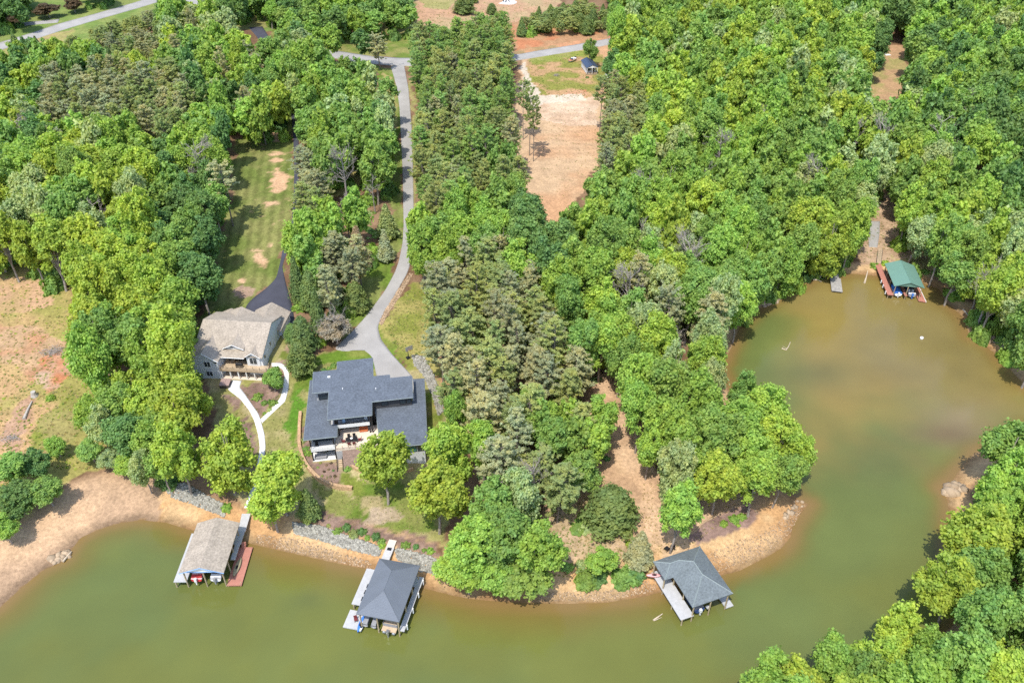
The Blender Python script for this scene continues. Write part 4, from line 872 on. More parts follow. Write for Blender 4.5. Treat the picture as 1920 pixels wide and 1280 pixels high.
# ------------------------------------------------------------------ buildings
def house_root(name, fr, zb, label, cat): return empty(name, (fr.o.x, fr.o.y, zb), fr.rz, label, cat)
def profile_x(mb, prof, x0, x1):
    n = len(prof); a = sum(prof[i][0] * prof[(i + 1) % n][1] - prof[(i + 1) % n][0] * prof[i][1] for i in range(n))
    if a < 0: prof = prof[::-1]
    return mb.add([(x0, y, z) for y, z in prof] + [(x1, y, z) for y, z in prof], [tuple(range(n - 1, -1, -1)), tuple(range(n, 2 * n))] + [(i, (i + 1) % n, n + (i + 1) % n, n + i) for i in range(n)])
def profile_y(mb, prof, y0, y1):
    n = len(prof); a = sum(prof[i][0] * prof[(i + 1) % n][1] - prof[(i + 1) % n][0] * prof[i][1] for i in range(n))
    if a > 0: prof = prof[::-1]
    return mb.add([(x, y0, z) for x, z in prof] + [(x, y1, z) for x, z in prof], [tuple(range(n - 1, -1, -1)), tuple(range(n, 2 * n))] + [(i, (i + 1) % n, n + (i + 1) % n, n + i) for i in range(n)])
def gable_y(mb, x0, xr, x1, y0, y1, ze, zr, t=.18):
    "gable roof, ridge running front to back; one closed mesh"
    return profile_y(mb, [(x0, ze), (xr, zr), (x1, ze), (x1, ze - t), (xr, zr - t), (x0, ze - t)], y0, y1)
def window(parent, x0, x1, y, z0, z1, frame='white_trim', glass='glass', axis='x', panes=2):
    "window on a wall facing -y (axis x) or +x (axis y)"
    f = MB(); g_ = MB(); t = .09; n = panes; wd = (x1 - x0)
    def bx(mb, a0, a1, d0, d1, q0, q1):
        if axis == 'x': mb.box(a0, a1, y - d1, y - d0, q0, q1)
        else: mb.box(y + d0, y + d1, a0, a1, q0, q1)
    bx(f, x0 - t, x1 + t, 0, .07, z0 - t, z0); bx(f, x0 - t, x1 + t, 0, .07, z1, z1 + t); bx(f, x0 - t, x0, 0, .07, z0, z1); bx(f, x1, x1 + t, 0, .07, z0, z1)
    for i in range(1, n): bx(f, x0 + wd * i / n - .04, x0 + wd * i / n + .04, 0, .06, z0, z1)
    w_ = f.build('window', frame, parent); bx(g_, x0, x1, 0, .03, z0, z1); g_.build('pane', glass, w_); return w_
def railing(parent, pts, h=1.0, mat='white_trim', name='railing', step=1.6):
    mb = MB()
    for a, b in zip(pts[:-1], pts[1:]):
        L = math.dist(a[:2], b[:2]); n = max(1, round(L / step))
        for i in range(n + 1):
            t = i / n; x, y, z = (a[k] + (b[k] - a[k]) * t for k in range(3)); mb.box(x - .05, x + .05, y - .05, y + .05, z, z + h)
        for q in (h, h * .55, h * .15): mb.tube([(a[0], a[1], a[2] + q), (b[0], b[1], b[2] + q)], .035, 4)
    return mb.build(name, mat, parent)

# ---- white house
c2 = lambda x, y: (360 + x / 9.143, 550 + y / 9.143)
F1 = Frame(c2(205, 440), c2(1350, 500), ZB1 + 8.6)
w1 = house_root('lake_house', F1, ZB1, 'white sided lake house with many taupe shingled gables and a deck above a screened porch', 'house')
Zr, Ze = 8.6, 5.2; sl_ = (Zr - Ze) / 8.8
wl = MB()
profile_x(wl, [(-8.1, -1.5), (-8.1, 5.3), (0, 8.35), (6, 6.0), (6, -1.5)], .15, 6.2)
profile_x(wl, [(-6.5, 2.7), (-6.5, 5.95), (0, 8.34), (6, 6.0), (6, 2.7)], 6.2, 11.8); profile_x(wl, [(-7.4, -1.5), (-7.4, 2.68), (6, 2.68), (6, -1.5)], 6.2, 11.8)
profile_x(wl, [(-8.0, -1.5), (-8.0, 5.3), (0, 8.35), (6, 6.0), (6, -1.5)], 11.8, 15.3)
profile_y(wl, [(.25, -1.5), (.25, 5.1), (3.14, 6.95), (6.02, 5.1), (6.02, -1.5)], -10.1, -8.12)
profile_y(wl, [(11.85, 2.72), (11.85, 5.15), (13.3, 6.2), (14.75, 5.15), (14.75, 2.72)], -8.25, -8.01)
profile_y(wl, [(8.1, -1.5), (8.1, 4.5), (12, 6.8), (15.9, 4.5), (15.9, -1.5)], 6.02, 9.6); wl.box(15.32, 15.9, 3.6, 6.0, -1.5, 4.4)
profile_y(wl, [(1.0, -1.5), (1.0, 5.0), (5.6, 6.9), (9.2, 5.0), (9.2, -1.5)], 6.03, 7.2)
wl.build('wall', 'white', w1)
rf = MB()
rf.slab([(6.3, -8.85, Ze), (11.7, -8.85, Ze), (15.65, -8.6, Ze + .08), (15.5, 0, Zr), (-.2, 0, Zr), (-.2, -8.2, Ze + .25), (6.3, -8.2, Ze + .25)][0:2] + [(11.7, -8.3, Ze + .2), (15.65, -8.6, Ze + .08), (15.5, 0, Zr), (-.2, 0, Zr), (-.2, -8.2, Ze + .25), (6.3, -8.2, Ze + .25)], .2)
rf.slab([(-.2, 0.01, Zr), (15.5, 0.01, Zr), (15.5, 6.6, Zr - 6.6 * sl_), (-.2, 6.6, Zr - 6.6 * sl_)], .2)
rfo = rf.build('roof', 'shingle_taupe', w1)
for nm, (a, b, c_, y0, y1, ze, zr) in {'left_wing': (-.15, 3.14, 6.4, -10.5, -2.6, 5.1, 7.22), 'bay': (11.55, 13.3, 15.05, -8.55, -4.6, 5.22, 6.45), 'garage': (7.74, 12.0, 16.2, 2.2, 10.0, 4.65, 7.12), 'middle': (.6, 5.6, 9.65, 2.0, 7.65, 5.05, 7.1), 'small': (.3, 2.87, 5.0, 2.4, 8.15, 4.9, 6.15)}.items():
    r_ = MB(); gable_y(r_, a, b, c_, y0, y1, ze, zr); r_.build('gable_roof', 'shingle_taupe', w1)
dr_ = MB(); gable_y(dr_, 6.45, 8.75, 11.2, -7.25, -3.0, 6.28, 7.45, .14); dr_.build('dormer_roof', 'shingle_taupe', w1)
dw = MB(); profile_y(dw, [(7.0, 5.7), (7.0, 6.4), (8.78, 7.28), (10.6, 6.4), (10.6, 5.7)], -6.85, -5.6); d_o = dw.build('dormer', 'white_trim', w1)
window(d_o, 8.2, 9.4, -6.87, 6.42, 6.82, panes=3)
fs = MB()   # white rake and eave boards
for pts in ([(-.15, -10.53, 4.95), (3.14, -10.53, 7.07), (6.4, -10.53, 4.95)], [(11.55, -8.58, 5.08), (13.3, -8.58, 6.31), (15.05, -8.58, 5.08)], [(6.45, -7.28, 6.16), (8.75, -7.28, 7.33), (11.2, -7.28, 6.16)], [(6.4, -8.88, 5.05), (11.6, -8.88, 5.05)]):
    fs.tube(pts, .09, 4)
fs.build('fascia', 'white_trim', w1)
for a, b, z0, z1 in ((3.0, 4.3, 3.3, 4.6), (3.0, 4.3, .7, 2.0)): window(w1, a, b, -10.1, z0, z1, panes=2)
window(w1, 5.35, 5.9, -10.1, 4.2, 4.7, panes=1); window(w1, 12.55, 14.1, -8.25, 3.2, 4.9, panes=2); window(w1, 7.0, 10.8, -6.5, 2.8, 4.9, frame='dark_wall', panes=4)
window(w1, -3.0, -2.2, 15.3, 4.2, 5.2, axis='y', panes=1); window(w1, -6.9, -6.1, 15.3, 3.6, 4.6, axis='y', panes=1)
dk = MB(); dk.box(6.05, 11.83, -9.9, -6.52, 2.45, 2.69); dk.box(11.83, 16.7, -9.9, -8.02, 2.45, 2.69); dk.build('deck', 'wood_tan', w1)
ap = MB(); ap.box(6.03, 16.72, -9.98, -9.91, 2.2, 2.72); ap.build('deck_fascia', 'wood_tan', w1)
railing(w1, [(6.1, -9.85, 2.69), (16.6, -9.85, 2.69), (16.6, -8.1, 2.69)], .95, 'wood_tan')
for x in (6.2, 8.15, 9.95, 11.75, 13.6, 16.4): MB().box(x - .11, x + .11, -9.8, -9.58, -.6, 2.44).build('post', 'white_trim', w1)
MB().box(6.3, 15.2, -7.6, -7.45, .1, 2.4).build('porch_screen', 'glass', w1); MB().box(6.05, 15.0, -9.95, -7.61, -.5, .06).build('porch_floor', 'pavers', w1)
st = MB(); st.box(15.31, 15.4, -4.4, -4.3, 2.8, 4.6); st.tube([(15.5, -.4, 2.3), (15.5, -.4, 3.9)], .07, 6); st.build('pipe', 'white_trim', w1)
t = empty('grill', F1.w(10.3, -9.05, ZB1 + 2.69), F1.rz, 'black barbecue grill on the deck of the white house', 'grill')
MB().box(-.75, .75, -.3, .3, .12, .8).build('cabinet', 'black', t); lid = MB(); profile_x(lid, [(-.32, .81), (-.24, 1.1), (0, 1.22), (.24, 1.1), (.32, .81)], -.7, .7); lid.build('lid', 'black', t)
lg = MB(); [lg.box(x - .05, x + .05, y - .05, y + .05, 0, .12) for x in (-.6, .6) for y in (-.2, .2)]; lg.build('wheel_base', 'black', t)
def make_chair(name, loc, rz, label, mat, group=None, frame='black', proto={}):
    r = empty(name, loc, rz, label, 'chair', group); key = (mat, frame)
    if key not in proto:
        proto[key] = [('seat', mat, MB().box(-.28, .28, -.28, .28, .38, .46)), ('backrest', mat, MB().add([(-.28, .24, .46), (.28, .24, .46), (.28, .38, .98), (-.28, .38, .98), (-.28, .30, .46), (.28, .30, .46), (.28, .44, .98), (-.28, .44, .98)], [(0, 1, 2, 3), (7, 6, 5, 4), (0, 4, 5, 1), (2, 6, 7, 3), (1, 5, 6, 2), (0, 3, 7, 4)]))]
        proto[key] += [('leg', frame, MB().box(x - .025, x + .025, y - .025, y + .025, 0, .38)) for x in (-.24, .24) for y in (-.24, .24)]
        proto[key] = [(n_, m_, b_.build(n_, m_, r)) for n_, m_, b_ in proto[key]]
    else:
        for n_, m_, o in proto[key]:
            c_ = o.copy(); C.objects.link(c_); c_.parent = r
    return r
t = empty('deck_table', F1.w(8.3, -7.6, ZB1 + 2.69), F1.rz, 'small wooden table on the covered deck of the white house', 'table')
MB().box(-.5, .5, -.4, .4, .66, .72).build('top', 'wood_tan', t); lg = MB(); [lg.box(x - .04, x + .04, y - .04, y + .04, 0, .66) for x in (-.4, .4) for y in (-.3, .3)]; lg.build('legs', 'wood_tan', t)
make_chair('deck_chair', F1.w(7.4, -7.6, ZB1 + 2.69), F1.rz + 1.4, 'wooden chair left of the small table on the white house deck', 'wood_tan'); make_chair('deck_chair', F1.w(9.2, -7.5, ZB1 + 2.69), F1.rz - 1.4, 'wooden chair right of the small table on the white house deck', 'wood_tan')
t = empty('hot_tub', F1.w(7.75, -12.1, ZB1), F1.rz + .1, 'covered brown hot tub at the top of the white walkway', 'hot tub')
MB().box(-1.0, 1.0, -1.1, 1.1, -.3, .78).build('tub', 'wood_dark', t); MB().box(-1.05, -.02, -1.15, 1.15, .79, .92).build('cover', 'spa', t); MB().box(.02, 1.05, -1.15, 1.15, .79, .92).build('cover', 'spa', t)
t = empty('air_conditioner', F1.w(16.5, 3.0, ground_at(*F1.w(16.5, 3.0)[:2])), F1.rz, 'grey air conditioning unit against the side wall of the white house', 'air conditioner')
MB().box(-.45, .45, -.45, .45, 0, .85).build('casing', 'metal', t); MB().tube([(0, 0, .86), (0, 0, .9)], .35, 12).build('fan_grille', 'black', t)

# ---- dark roofed house
hp = lambda x, y: (540 + x / 6.4, 650 + y / 6.4)
F2 = Frame(hp(185, 1112), hp(585, 1068), ZB2 + 6.0)
w2 = house_root('modern_house', F2, ZB2, 'large modern lake house with layered dark slate shed roofs and a paved terrace', 'house')
UP = [(1.8,16.9),(6.6,16.95),(6.65,19.5),(14.0,19.6),(13.9,13.66),(17.25,13.66),(17.25,12.6),(21.7,12.6),(21.5,6.05),(13.4,6.0),(13.3,2.2),(4.75,2.2),(5.0,10.4),(1.75,10.35)]
def roof_poly(pts, z, slope, y0, t=.28): return MB().prism([(x, y, (y - y0) * slope) for x, y in pts], z - t, z)
roof_poly(UP, 8.6, .03, 8).build('upper_roof', 'shingle_dark', w2)
roof_poly([(.75,17.6),(4.9,17.6),(4.9,3.5),(6.4,3.35),(6.3,0),(0,0)], 6.0, .02, 6).build('left_roof', 'shingle_dark', w2)
roof_poly([(21.9,14.5),(24.25,14.4),(23.35,-4.7),(18.4,-4.55),(18.37,-1.25),(14.3,-1.25),(14.05,4),(13.72,6.9),(19.3,7.8),(21.9,7.8)], 6.0, .025, 5).build('right_roof', 'shingle_dark', w2)
def edge(pts, z, slope, y0, t=.30):
    mb = MB(); n = len(pts)
    cx_, cy_ = sum(p[0] for p in pts) / n, sum(p[1] for p in pts) / n
    for i in range(n):
        (a, b), (c_, d_) = pts[i], pts[(i + 1) % n]; mb.tube([(a, b, z + (b - y0) * slope - .1), (c_, d_, z + (d_ - y0) * slope - .1)], .085, 4)
    return mb
edge(UP, 8.6, .03, 8).build('drip_edge', 'ridge_cap', w2); edge([(.75,17.6),(4.9,17.6),(4.9,3.5),(6.4,3.35),(6.3,0),(0,0)], 6.0, .02, 6).build('drip_edge', 'ridge_cap', w2)
edge([(21.9,14.5),(24.25,14.4),(23.35,-4.7),(18.4,-4.55),(18.37,-1.25),(14.3,-1.25),(14.05,4),(13.72,6.9)], 6.0, .025, 5).build('drip_edge', 'ridge_cap', w2)
wl = MB(); wl.box(.9, 5.7, 2.3, 17.2, -1.5, 5.6); wl.box(2.3, 6.2, 11.0, 16.4, 5.6, 8.3); wl.build('left_wall', 'grey_wall', w2)
wl = MB(); wl.prism([(5.72, 5.2), (13.1, 5.2), (13.1, 6.6), (21.2, 6.6), (21.2, 12.2), (13.5, 13.2), (13.5, 19.2), (7.0, 19.2), (7.0, 16.4), (5.72, 16.4)], -1.5, 8.15); wl.build('wall', 'dark_wall', w2)
wl = MB(); wl.prism([(14.6, -.9), (18.8, -.9), (18.8, -4.0), (22.8, -4.0), (23.1, 13.9), (22.0, 13.9), (21.22, 6.58), (14.6, 6.3)], -2.5, 5.62); wl.build('right_wall', 'light_wall', w2)
window(w2, 19.3, 21.2, -4.0, 3.5, 5.2, frame='black', glass='teal_glass', panes=1); window(w2, 21.5, 22.6, -4.0, 3.5, 5.2, frame='black', glass='glass', panes=1); window(w2, 15.6, 17.6, -.9, 3.4, 5.2, frame='black', panes=2)
for a, b in ((15.2, 16.4), (18.9, 20.0), (20.2, 21.0)): window(w2, a, b, 6.6, 6.75, 7.7, frame='black', panes=1)
window(w2, 6.3, 12.7, 5.2, 5.7, 7.8, frame='black', panes=5); window(w2, 6.3, 12.7, 5.2, 3.1, 4.9, frame='black', panes=5); window(w2, 1.4, 5.3, 2.3, 3.1, 5.3, frame='black', panes=3); window(w2, 1.4, 5.3, 2.3, .2, 2.4, frame='black', panes=3); window(w2, 2.8, 4.6, 11.0, 6.3, 7.6, frame='black', panes=1)
MB().prism([(5.75, -.8), (14.55, -.8), (14.55, 5.15), (5.75, 5.15)], 2.72, 3.0).build('terrace', 'pavers', w2)
profile_x(MB(), [(-3.3, .2), (-.85, 2.7), (5.1, 2.7), (5.1, -1), (-3.3, -1)], 6.95, 14.5).build('earth_bank', 'mulch_bank', w2); profile_x(MB(), [(-.85, -1), (-.85, 2.7), (5.1, 2.7), (5.1, -1)], 5.76, 6.94).build('terrace_base', 'grey_wall', w2)
MB().box(1.0, 5.6, -.05, 2.28, 2.65, 2.9).build('balcony', 'grey_wall', w2); MB().box(1.0, 5.6, -.14, -.06, 2.6, 3.3).build('parapet', 'white_trim', w2); railing(w2, [(1.05, -.1, 3.3), (5.55, -.1, 3.3)], .5, 'white_trim')
MB().box(6.42, 12.6, 3.1, 5.15, 5.2, 5.45).build('upper_balcony', 'grey_wall', w2); MB().box(6.42, 12.6, 3.0, 3.09, 5.15, 6.0).build('parapet', 'white_trim', w2); railing(w2, [(6.5, 3.05, 6.0), (12.5, 3.05, 6.0)], .35, 'black')
for x, y, z1 in ((1.1, .05, 5.75), (5.5, .05, 5.75), (6.5, 3.2, 8.3), (12.5, 3.2, 8.3), (13.0, 3.2, 8.3)): MB().box(x - .12, x + .12, y - .1, y + .1, -.8 if y < 1 else 3.0, z1).build('post', 'black', w2)
MB().box(.95, 5.5, -.2, 2.28, -.6, .1).build('patio', 'concrete', w2)
railing(w2, [(5.85, -.72, 3.0), (14.4, -.72, 3.0)], .95, 'wood_tan', step=1.3)
for (x, y) in (hp(492, 365), hp(657, 505), hp(1055, 505)):
    a, b = F2.l(x, y, ZB2 + 8.8); MB().box(a - .28, a + .28, b - .2, b + .2, 8.6, 9.0) .build('roof_vent', 'white_trim', w2) if x < 620 else MB().tube([(a, b, 8.5), (a, b, 9.05)], .1, 8).build('roof_vent', 'white_trim', w2)
# terrace furniture
t = empty('dining_table', F2.w(8.85, 1.15, ZB2 + 3.0), F2.rz, 'long black dining table on the terrace of the dark roofed house', 'table')
MB().box(-1.15, 1.15, -.5, .5, .70, .76).build('top', 'black', t); [MB().box(x - .05, x + .05, y - .05, y + .05, 0, .70).build('leg', 'black', t) for x in (-1., 1.) for y in (-.4, .4)]
t2 = empty('bowl', F2.w(8.85, 1.15, ZB2 + 3.76), 0, 'white bowl on the black terrace table', 'bowl'); MB().tube([(0, 0, 0), (0, 0, .06), (0, 0, .16)], [.1, .22, .27], 10).build('bowl_body', 'white_trim', t2)
for x, y, a, m_, lb in ((8.3, 2.05, 0, 'black', 'black chair at the far side of the terrace table, left'), (9.35, 2.05, 0, 'black', 'black chair at the far side of the terrace table, right'), (8.35, .2, math.pi, 'dark_red', 'dark red chair at the near side of the terrace table, left'), (9.3, .2, math.pi, 'dark_red', 'dark red chair at the near side of the terrace table, right'), (7.3, 1.15, math.pi / 2, 'dark_red', 'dark red chair at the left end of the terrace table'), (10.4, 1.15, -math.pi / 2, 'dark_red', 'dark red chair at the right end of the terrace table')):
    make_chair('dining_chair', F2.w(x, y, ZB2 + 3.0), F2.rz + a, lb, m_, 'chairs round the terrace table')
def make_sofa(loc, rz, label, mat, L=1.9):
    t = empty('sofa', loc, rz, label, 'sofa'); MB().box(-L / 2, L / 2, -.4, .4, .1, .42).build('seat', mat, t); MB().box(-L / 2, L / 2, .28, .42, .43, .85).build('backrest', mat, t)
    for s in (-1, 1): MB().box(s * L / 2 - .08, s * L / 2 + .08, -.4, .27, .43, .62).build('armrest', mat, t)
make_sofa(F2.w(2.5, .55, ZB2 + .1), F2.rz, 'dark grey sofa on the white patio under the left balcony', 'cover', 2.2); make_sofa(F2.w(11.2, 3.9, ZB2 + 3.0), F2.rz, 'orange and brown sofa under the upper balcony by the terrace', 'orange', 1.6)
make_chair('lounge_chair', F2.w(7.6, 4.0, ZB2 + 5.45), F2.rz, 'pale blue lounge chair on the upper balcony of the dark roofed house', 'pale_blue'); make_chair('lounge_chair', F2.w(11.9, 4.2, ZB2 + 5.45), F2.rz, 'pale chair at the right end of the upper balcony', 'white_trim')
make_chair('lounge_chair', F2.w(2.1, 1.0, ZB2 + 2.9), F2.rz, 'black chair on the left balcony of the dark roofed house', 'black')
# steps down from the terrace
t = empty('garden_steps', F2.w(6.25, -3.6, ZB2 - .6), F2.rz, 'tan garden steps with a dark handrail leading down to the lawn', 'steps')
for i in range(7): MB().box(-.5, .5, i * .36, i * .36 + .37, -.4, .1 + i * .2).build('tread', 'wood_tan', t)
railing(t, [(-.55, 0, .1), (-.55, 2.3, 1.3)], .85, 'black'); railing(t, [(.55, 0, .1), (.55, 2.3, 1.3)], .85, 'black')
def stone_wall(name, px, h, wth, label, n=44, mat='stone_wall'):
    q = resample(px, n); w_ = G(q[:, 0], q[:, 1]); mb = MB(); secs = []
    for i in range(n):
        tg = w_[min(i + 1, n - 1)] - w_[max(i - 1, 0)]; tg = tg[:2] / np.hypot(*tg[:2]); nm = np.array([-tg[1], tg[0]]) * wth / 2
        z0, z1 = w_[i, 2] - .5, w_[i, 2] + h + .03 * math.sin(i * 1.7)
        secs.append([(w_[i, 0] - nm[0], w_[i, 1] - nm[1], z0), (w_[i, 0] - nm[0] * .8, w_[i, 1] - nm[1] * .8, z1), (w_[i, 0] + nm[0] * .8, w_[i, 1] + nm[1] * .8, z1), (w_[i, 0] + nm[0], w_[i, 1] + nm[1], z0)])
    mb.loft(secs); return tag(mb.build(name, mat), label, 'wall')
stone_wall('retaining_wall', [(564,775),(562,797),(561.5,836),(568,861),(578,878),(595,897),(616,909),(637,915),(661,917)], .75, .75, 'curved tan stone retaining wall round the mulch bed of the dark roofed house')
stone_wall('retaining_wall', [(643,866),(655,872),(668,880),(690,889),(720,892),(760,884),(775,880)], .55, .55, 'short tan stone wall behind the lawn tree with the leaning trunk')
stone_wall('stone_edging', [(655,861),(662,867),(672,872)], .4, .35, 'short white capstone kerb beside the garden steps', 10, 'concrete')
stone_wall('stone_edging', [(1286,1005),(1305,996),(1318,980),(1335,972),(1352,962),(1375,950),(1398,946),(1412,950),(1419,962)], .14, .3, 'thin pale stone edging round the purple brown bed on the point', 40, 'rock_tan')
# basketball hoop
q = g1(766, 672); t = empty('basketball_hoop', q, .6, 'basketball hoop on a black pole at the edge of the grey turning area', 'basketball hoop')
MB().tube([(0, 0, -.2), (0, 0, 2.6), (0, -.7, 3.2)], [.09, .08, .06], 8).build('pole', 'black', t); MB().box(-.9, .9, -.78, -.72, 2.75, 3.85).build('backboard', 'metal', t)
rg = MB(); rg.tube([(.23 * math.cos(a), -1.03 + .23 * math.sin(a), 3.0) for a in np.linspace(0, 6.28, 13)], .02, 4, cap=False); rg.build('rim', 'orange', t); MB().box(-.4, .4, -.25, .6, -.1, .25).build('base', 'black', t)
# shed
q0 = P(960 + 560 / 4, 510 / 4, 13.7); q1 = P(960 + 645 / 4, 505 / 4, 13.7); rz = math.atan2(q1[1] - q0[1], q1[0] - q0[0]); zs = ground_at(q0[0] + 2, q0[1] + 2)
t = empty('shed', (q0[0], q0[1], zs), rz, 'small white cabin shed with dark blue ribbed roof and front porch by the upper road', 'shed'); SW_ = float(math.dist(q0[:2], q1[:2])); hE = 13.7 - zs
M['roof_blue'] = plain('roof_blue', (.045, .065, .12), .4, .06, 1., stripes=(1, .5, .35), spec=.5)
r_ = MB(); gable_y(r_, -.1, SW_ / 2, SW_ + .1, -.2, 9.2, hE, hE + 1.0, .12); r_.build('roof', 'roof_blue', t)
wl = MB(); profile_y(wl, [(.2, .25), (.2, hE - .1), (SW_ / 2, hE + .85), (SW_ - .2, hE - .1), (SW_ - .2, .25)], 1.6, 9.0); wl.build('wall', 'white', t); gb = MB(); profile_y(gb, [(.1, hE - .12), (SW_ / 2, hE + .84), (SW_ - .1, hE - .12)], -.1, 0.05); gb.build('gable', 'white_trim', t)
MB().box(.1, SW_ - .1, -.3, 1.58, -.2, .4).build('porch', 'wood_tan', t); MB().box(SW_ / 2 + .3, SW_ / 2 + 1.2, 1.52, 1.59, .45, 2.3).build('door', 'glass', t); window(t, .7, SW_ / 2 - .2, 1.58, 1.0, 2.1, panes=1)
for x in (.2, SW_ / 2, SW_ - .2): MB().box(x - .08, x + .08, -.2, -.04, .4, hE - .1).build('post', 'white_trim', t)
railing(t, [(.2, -.2, .4), (SW_ - .2, -.2, .4)], .8, 'wood_dark'); 
# house hidden in the wood
q = g1(1672, 108); t = empty('hidden_house', (q.x - 6, q.y + 3, q.z), .15, 'grey house mostly hidden by trees at the small clearing in the big wood', 'house')
MB().box(-5, 5, 0, 9, -1, 4.2).build('wall', 'grey_wall', t); r_ = MB(); gable_y(r_, -5.6, 0, 5.6, -.6, 9.6, 4.2, 7.0); r_.build('roof', 'shingle_slate', t); window(t, 1.5, 3.2, 0, 1.2, 2.6); window(t, -3.2, -1.5, 0, 1.2, 2.6); MB().box(-.5, .5, -.06, -.01, 0, 2.1).build('door', 'white_trim', t); MB().box(4.2, 6.4, -1.8, -.1, -.6, .2).build('stoop', 'concrete', t)

# ------------------------------------------------------------------ boats and other floating things
def hull_mb(L, Wd, H, bow=.45, tr=.85):
    mb = MB(); secs = []
    for i in range(11):
        s = i / 10; y = -L / 2 + L * s; k = tr + (1 - tr) * min(1, s * 2.5) if s < .5 else max(.02, (1 - ((s - .5) / .5) ** 2.2)); w_ = Wd / 2 * k; up = H * (.0 + bow * max(0, s - .55) ** 1.5 * 1.6); kz = max(0, s - .6) * H * .9
        secs.append([(-w_, y, H + up), (-w_ * .92, y, H * .45 + up * .5), (-w_ * .35, y, .06 + kz), (0, y, kz), (w_ * .35, y, .06 + kz), (w_ * .92, y, H * .45 + up * .5), (w_, y, H + up)])
    return mb.loft(secs)
def motorboat(loc, rz, label, hullm, deckm, seatm, L=5.6, Wd=2.2, H=.8, cover=None, motor='black'):
    t = empty('motorboat', loc, rz, label, 'boat'); hull_mb(L, Wd, H).build('hull', hullm, t, True)
    dk_ = MB(); dk_.prism([(-Wd * .44, -L * .48), (Wd * .44, -L * .48), (Wd * .47, L * .05), (Wd * .33, L * .3), (0, L * .47), (-Wd * .33, L * .3), (-Wd * .47, L * .05)], H * .78, H * .86); dk_.build('deck', deckm, t)
    if cover: 
        cv = MB(); profile_y(cv, [(-Wd * .48, H + .02), (-Wd * .3, H + .25), (0, H + .4), (Wd * .3, H + .25), (Wd * .48, H + .02)], -L * .44, L * .22); cv.build('cover', cover, t)
    else:
        for x in (-.45, .45): MB().box(x - .3, x + .3, -L * .2, -L * .1, H * .86, H + .4).build('seat', seatm, t)
        MB().box(-Wd * .4, Wd * .4, -L * .45, -L * .34, H * .86, H + .25).build('bench', seatm, t); MB().add([(-Wd * .42, L * .05, H), (Wd * .42, L * .05, H), (Wd * .36, L * -.01, H + .45), (-Wd * .36, L * -.01, H + .45)], [(0, 1, 2, 3)]).build('windscreen', 'glass', t)
    mo = MB(); mo.box(-.2, .2, -L / 2 - .45, -L / 2 - .02, H * .7, H + .45); mo.box(-.09, .09, -L / 2 - .35, -L / 2 - .12, -.25, H * .7); mo.build('outboard', motor, t); return t
def jetski(loc, rz, label, mat, hm='white_boat'):
    t = empty('jet_ski', loc, rz, label, 'jet ski', 'jet skis'); hull_mb(3.1, 1.15, .55).build('hull', hm, t, True)
    b = MB(); profile_x(b, [(-1.45, .56), (-1.3, .85), (-.2, .95), (.25, 1.2), (.55, 1.15), (1.2, .66), (1.3, .56)], -.38, .38); b.build('cover', mat, t); MB().tube([(-.4, .3, 1.2), (.4, .3, 1.2)], .04, 6).build('handlebar', 'black', t); return t
def kayak(loc, rz, label, mat, L=3.2, Wd=.72, tilt=0.):
    t = empty('kayak', loc, rz, label, 'kayak'); t.rotation_euler = (0, tilt, rz); mb = MB(); secs = []
    for i in range(13):
        s = i / 12; y = (s - .5) * L; k = max(.02, math.sin(math.pi * s) ** .65); a = Wd / 2 * k; b = .3
        secs.append([(-a, y, b), (-a * .8, y, .1), (0, y, 0), (a * .8, y, .1), (a, y, b), (a * .5, y, b + .06), (-a * .5, y, b + .06), (-a, y, b)])
    mb.loft(secs).build('hull', mat, t, True); MB().prism([(.22 * math.cos(a), -.1 + .45 * math.sin(a)) for a in np.linspace(0, 6.28, 12)[:-1]], b + .065, b + .075).build('cockpit', 'black', t); return t

# ------------------------------------------------------------------ boathouses
def piles(t, pts, z1, r=.13):
    for p in pts:
        x, y = p[:2]; MB().tube([(x, y, -3.2), (x, y, p[2] if len(p) > 2 else z1)], r, 8).build('post', 'pile', t)
def hip(mb, x0, x1, y0, y1, ze, zr, t=.16):
    i = min(x1 - x0, y1 - y0) / 2
    A, B_, C_, D_ = (x0, y0, ze), (x1, y0, ze), (x1, y1, ze), (x0, y1, ze)
    if x1 - x0 < y1 - y0: R1, R2 = ((x0 + x1) / 2, y0 + i, zr), ((x0 + x1) / 2, y1 - i, zr)
    else: R1, R2 = (x0 + i, (y0 + y1) / 2, zr), (x1 - i, (y0 + y1) / 2, zr)
    v = [A, B_, C_, D_, R1, R2] + [(a, b, c - t) for a, b, c in (A, B_, C_, D_)]
    if x1 - x0 < y1 - y0: f = [(0, 1, 4), (1, 2, 5, 4), (2, 3, 5), (3, 0, 4, 5)]
    else: f = [(0, 1, 5, 4), (1, 2, 5), (2, 3, 4, 5), (3, 0, 4)]
    mb.add(v, f + [(9, 8, 7, 6), (1, 0, 6, 7), (2, 1, 7, 8), (3, 2, 8, 9), (0, 3, 9, 6)])
    return (A, B_, C_, D_, R1, R2)
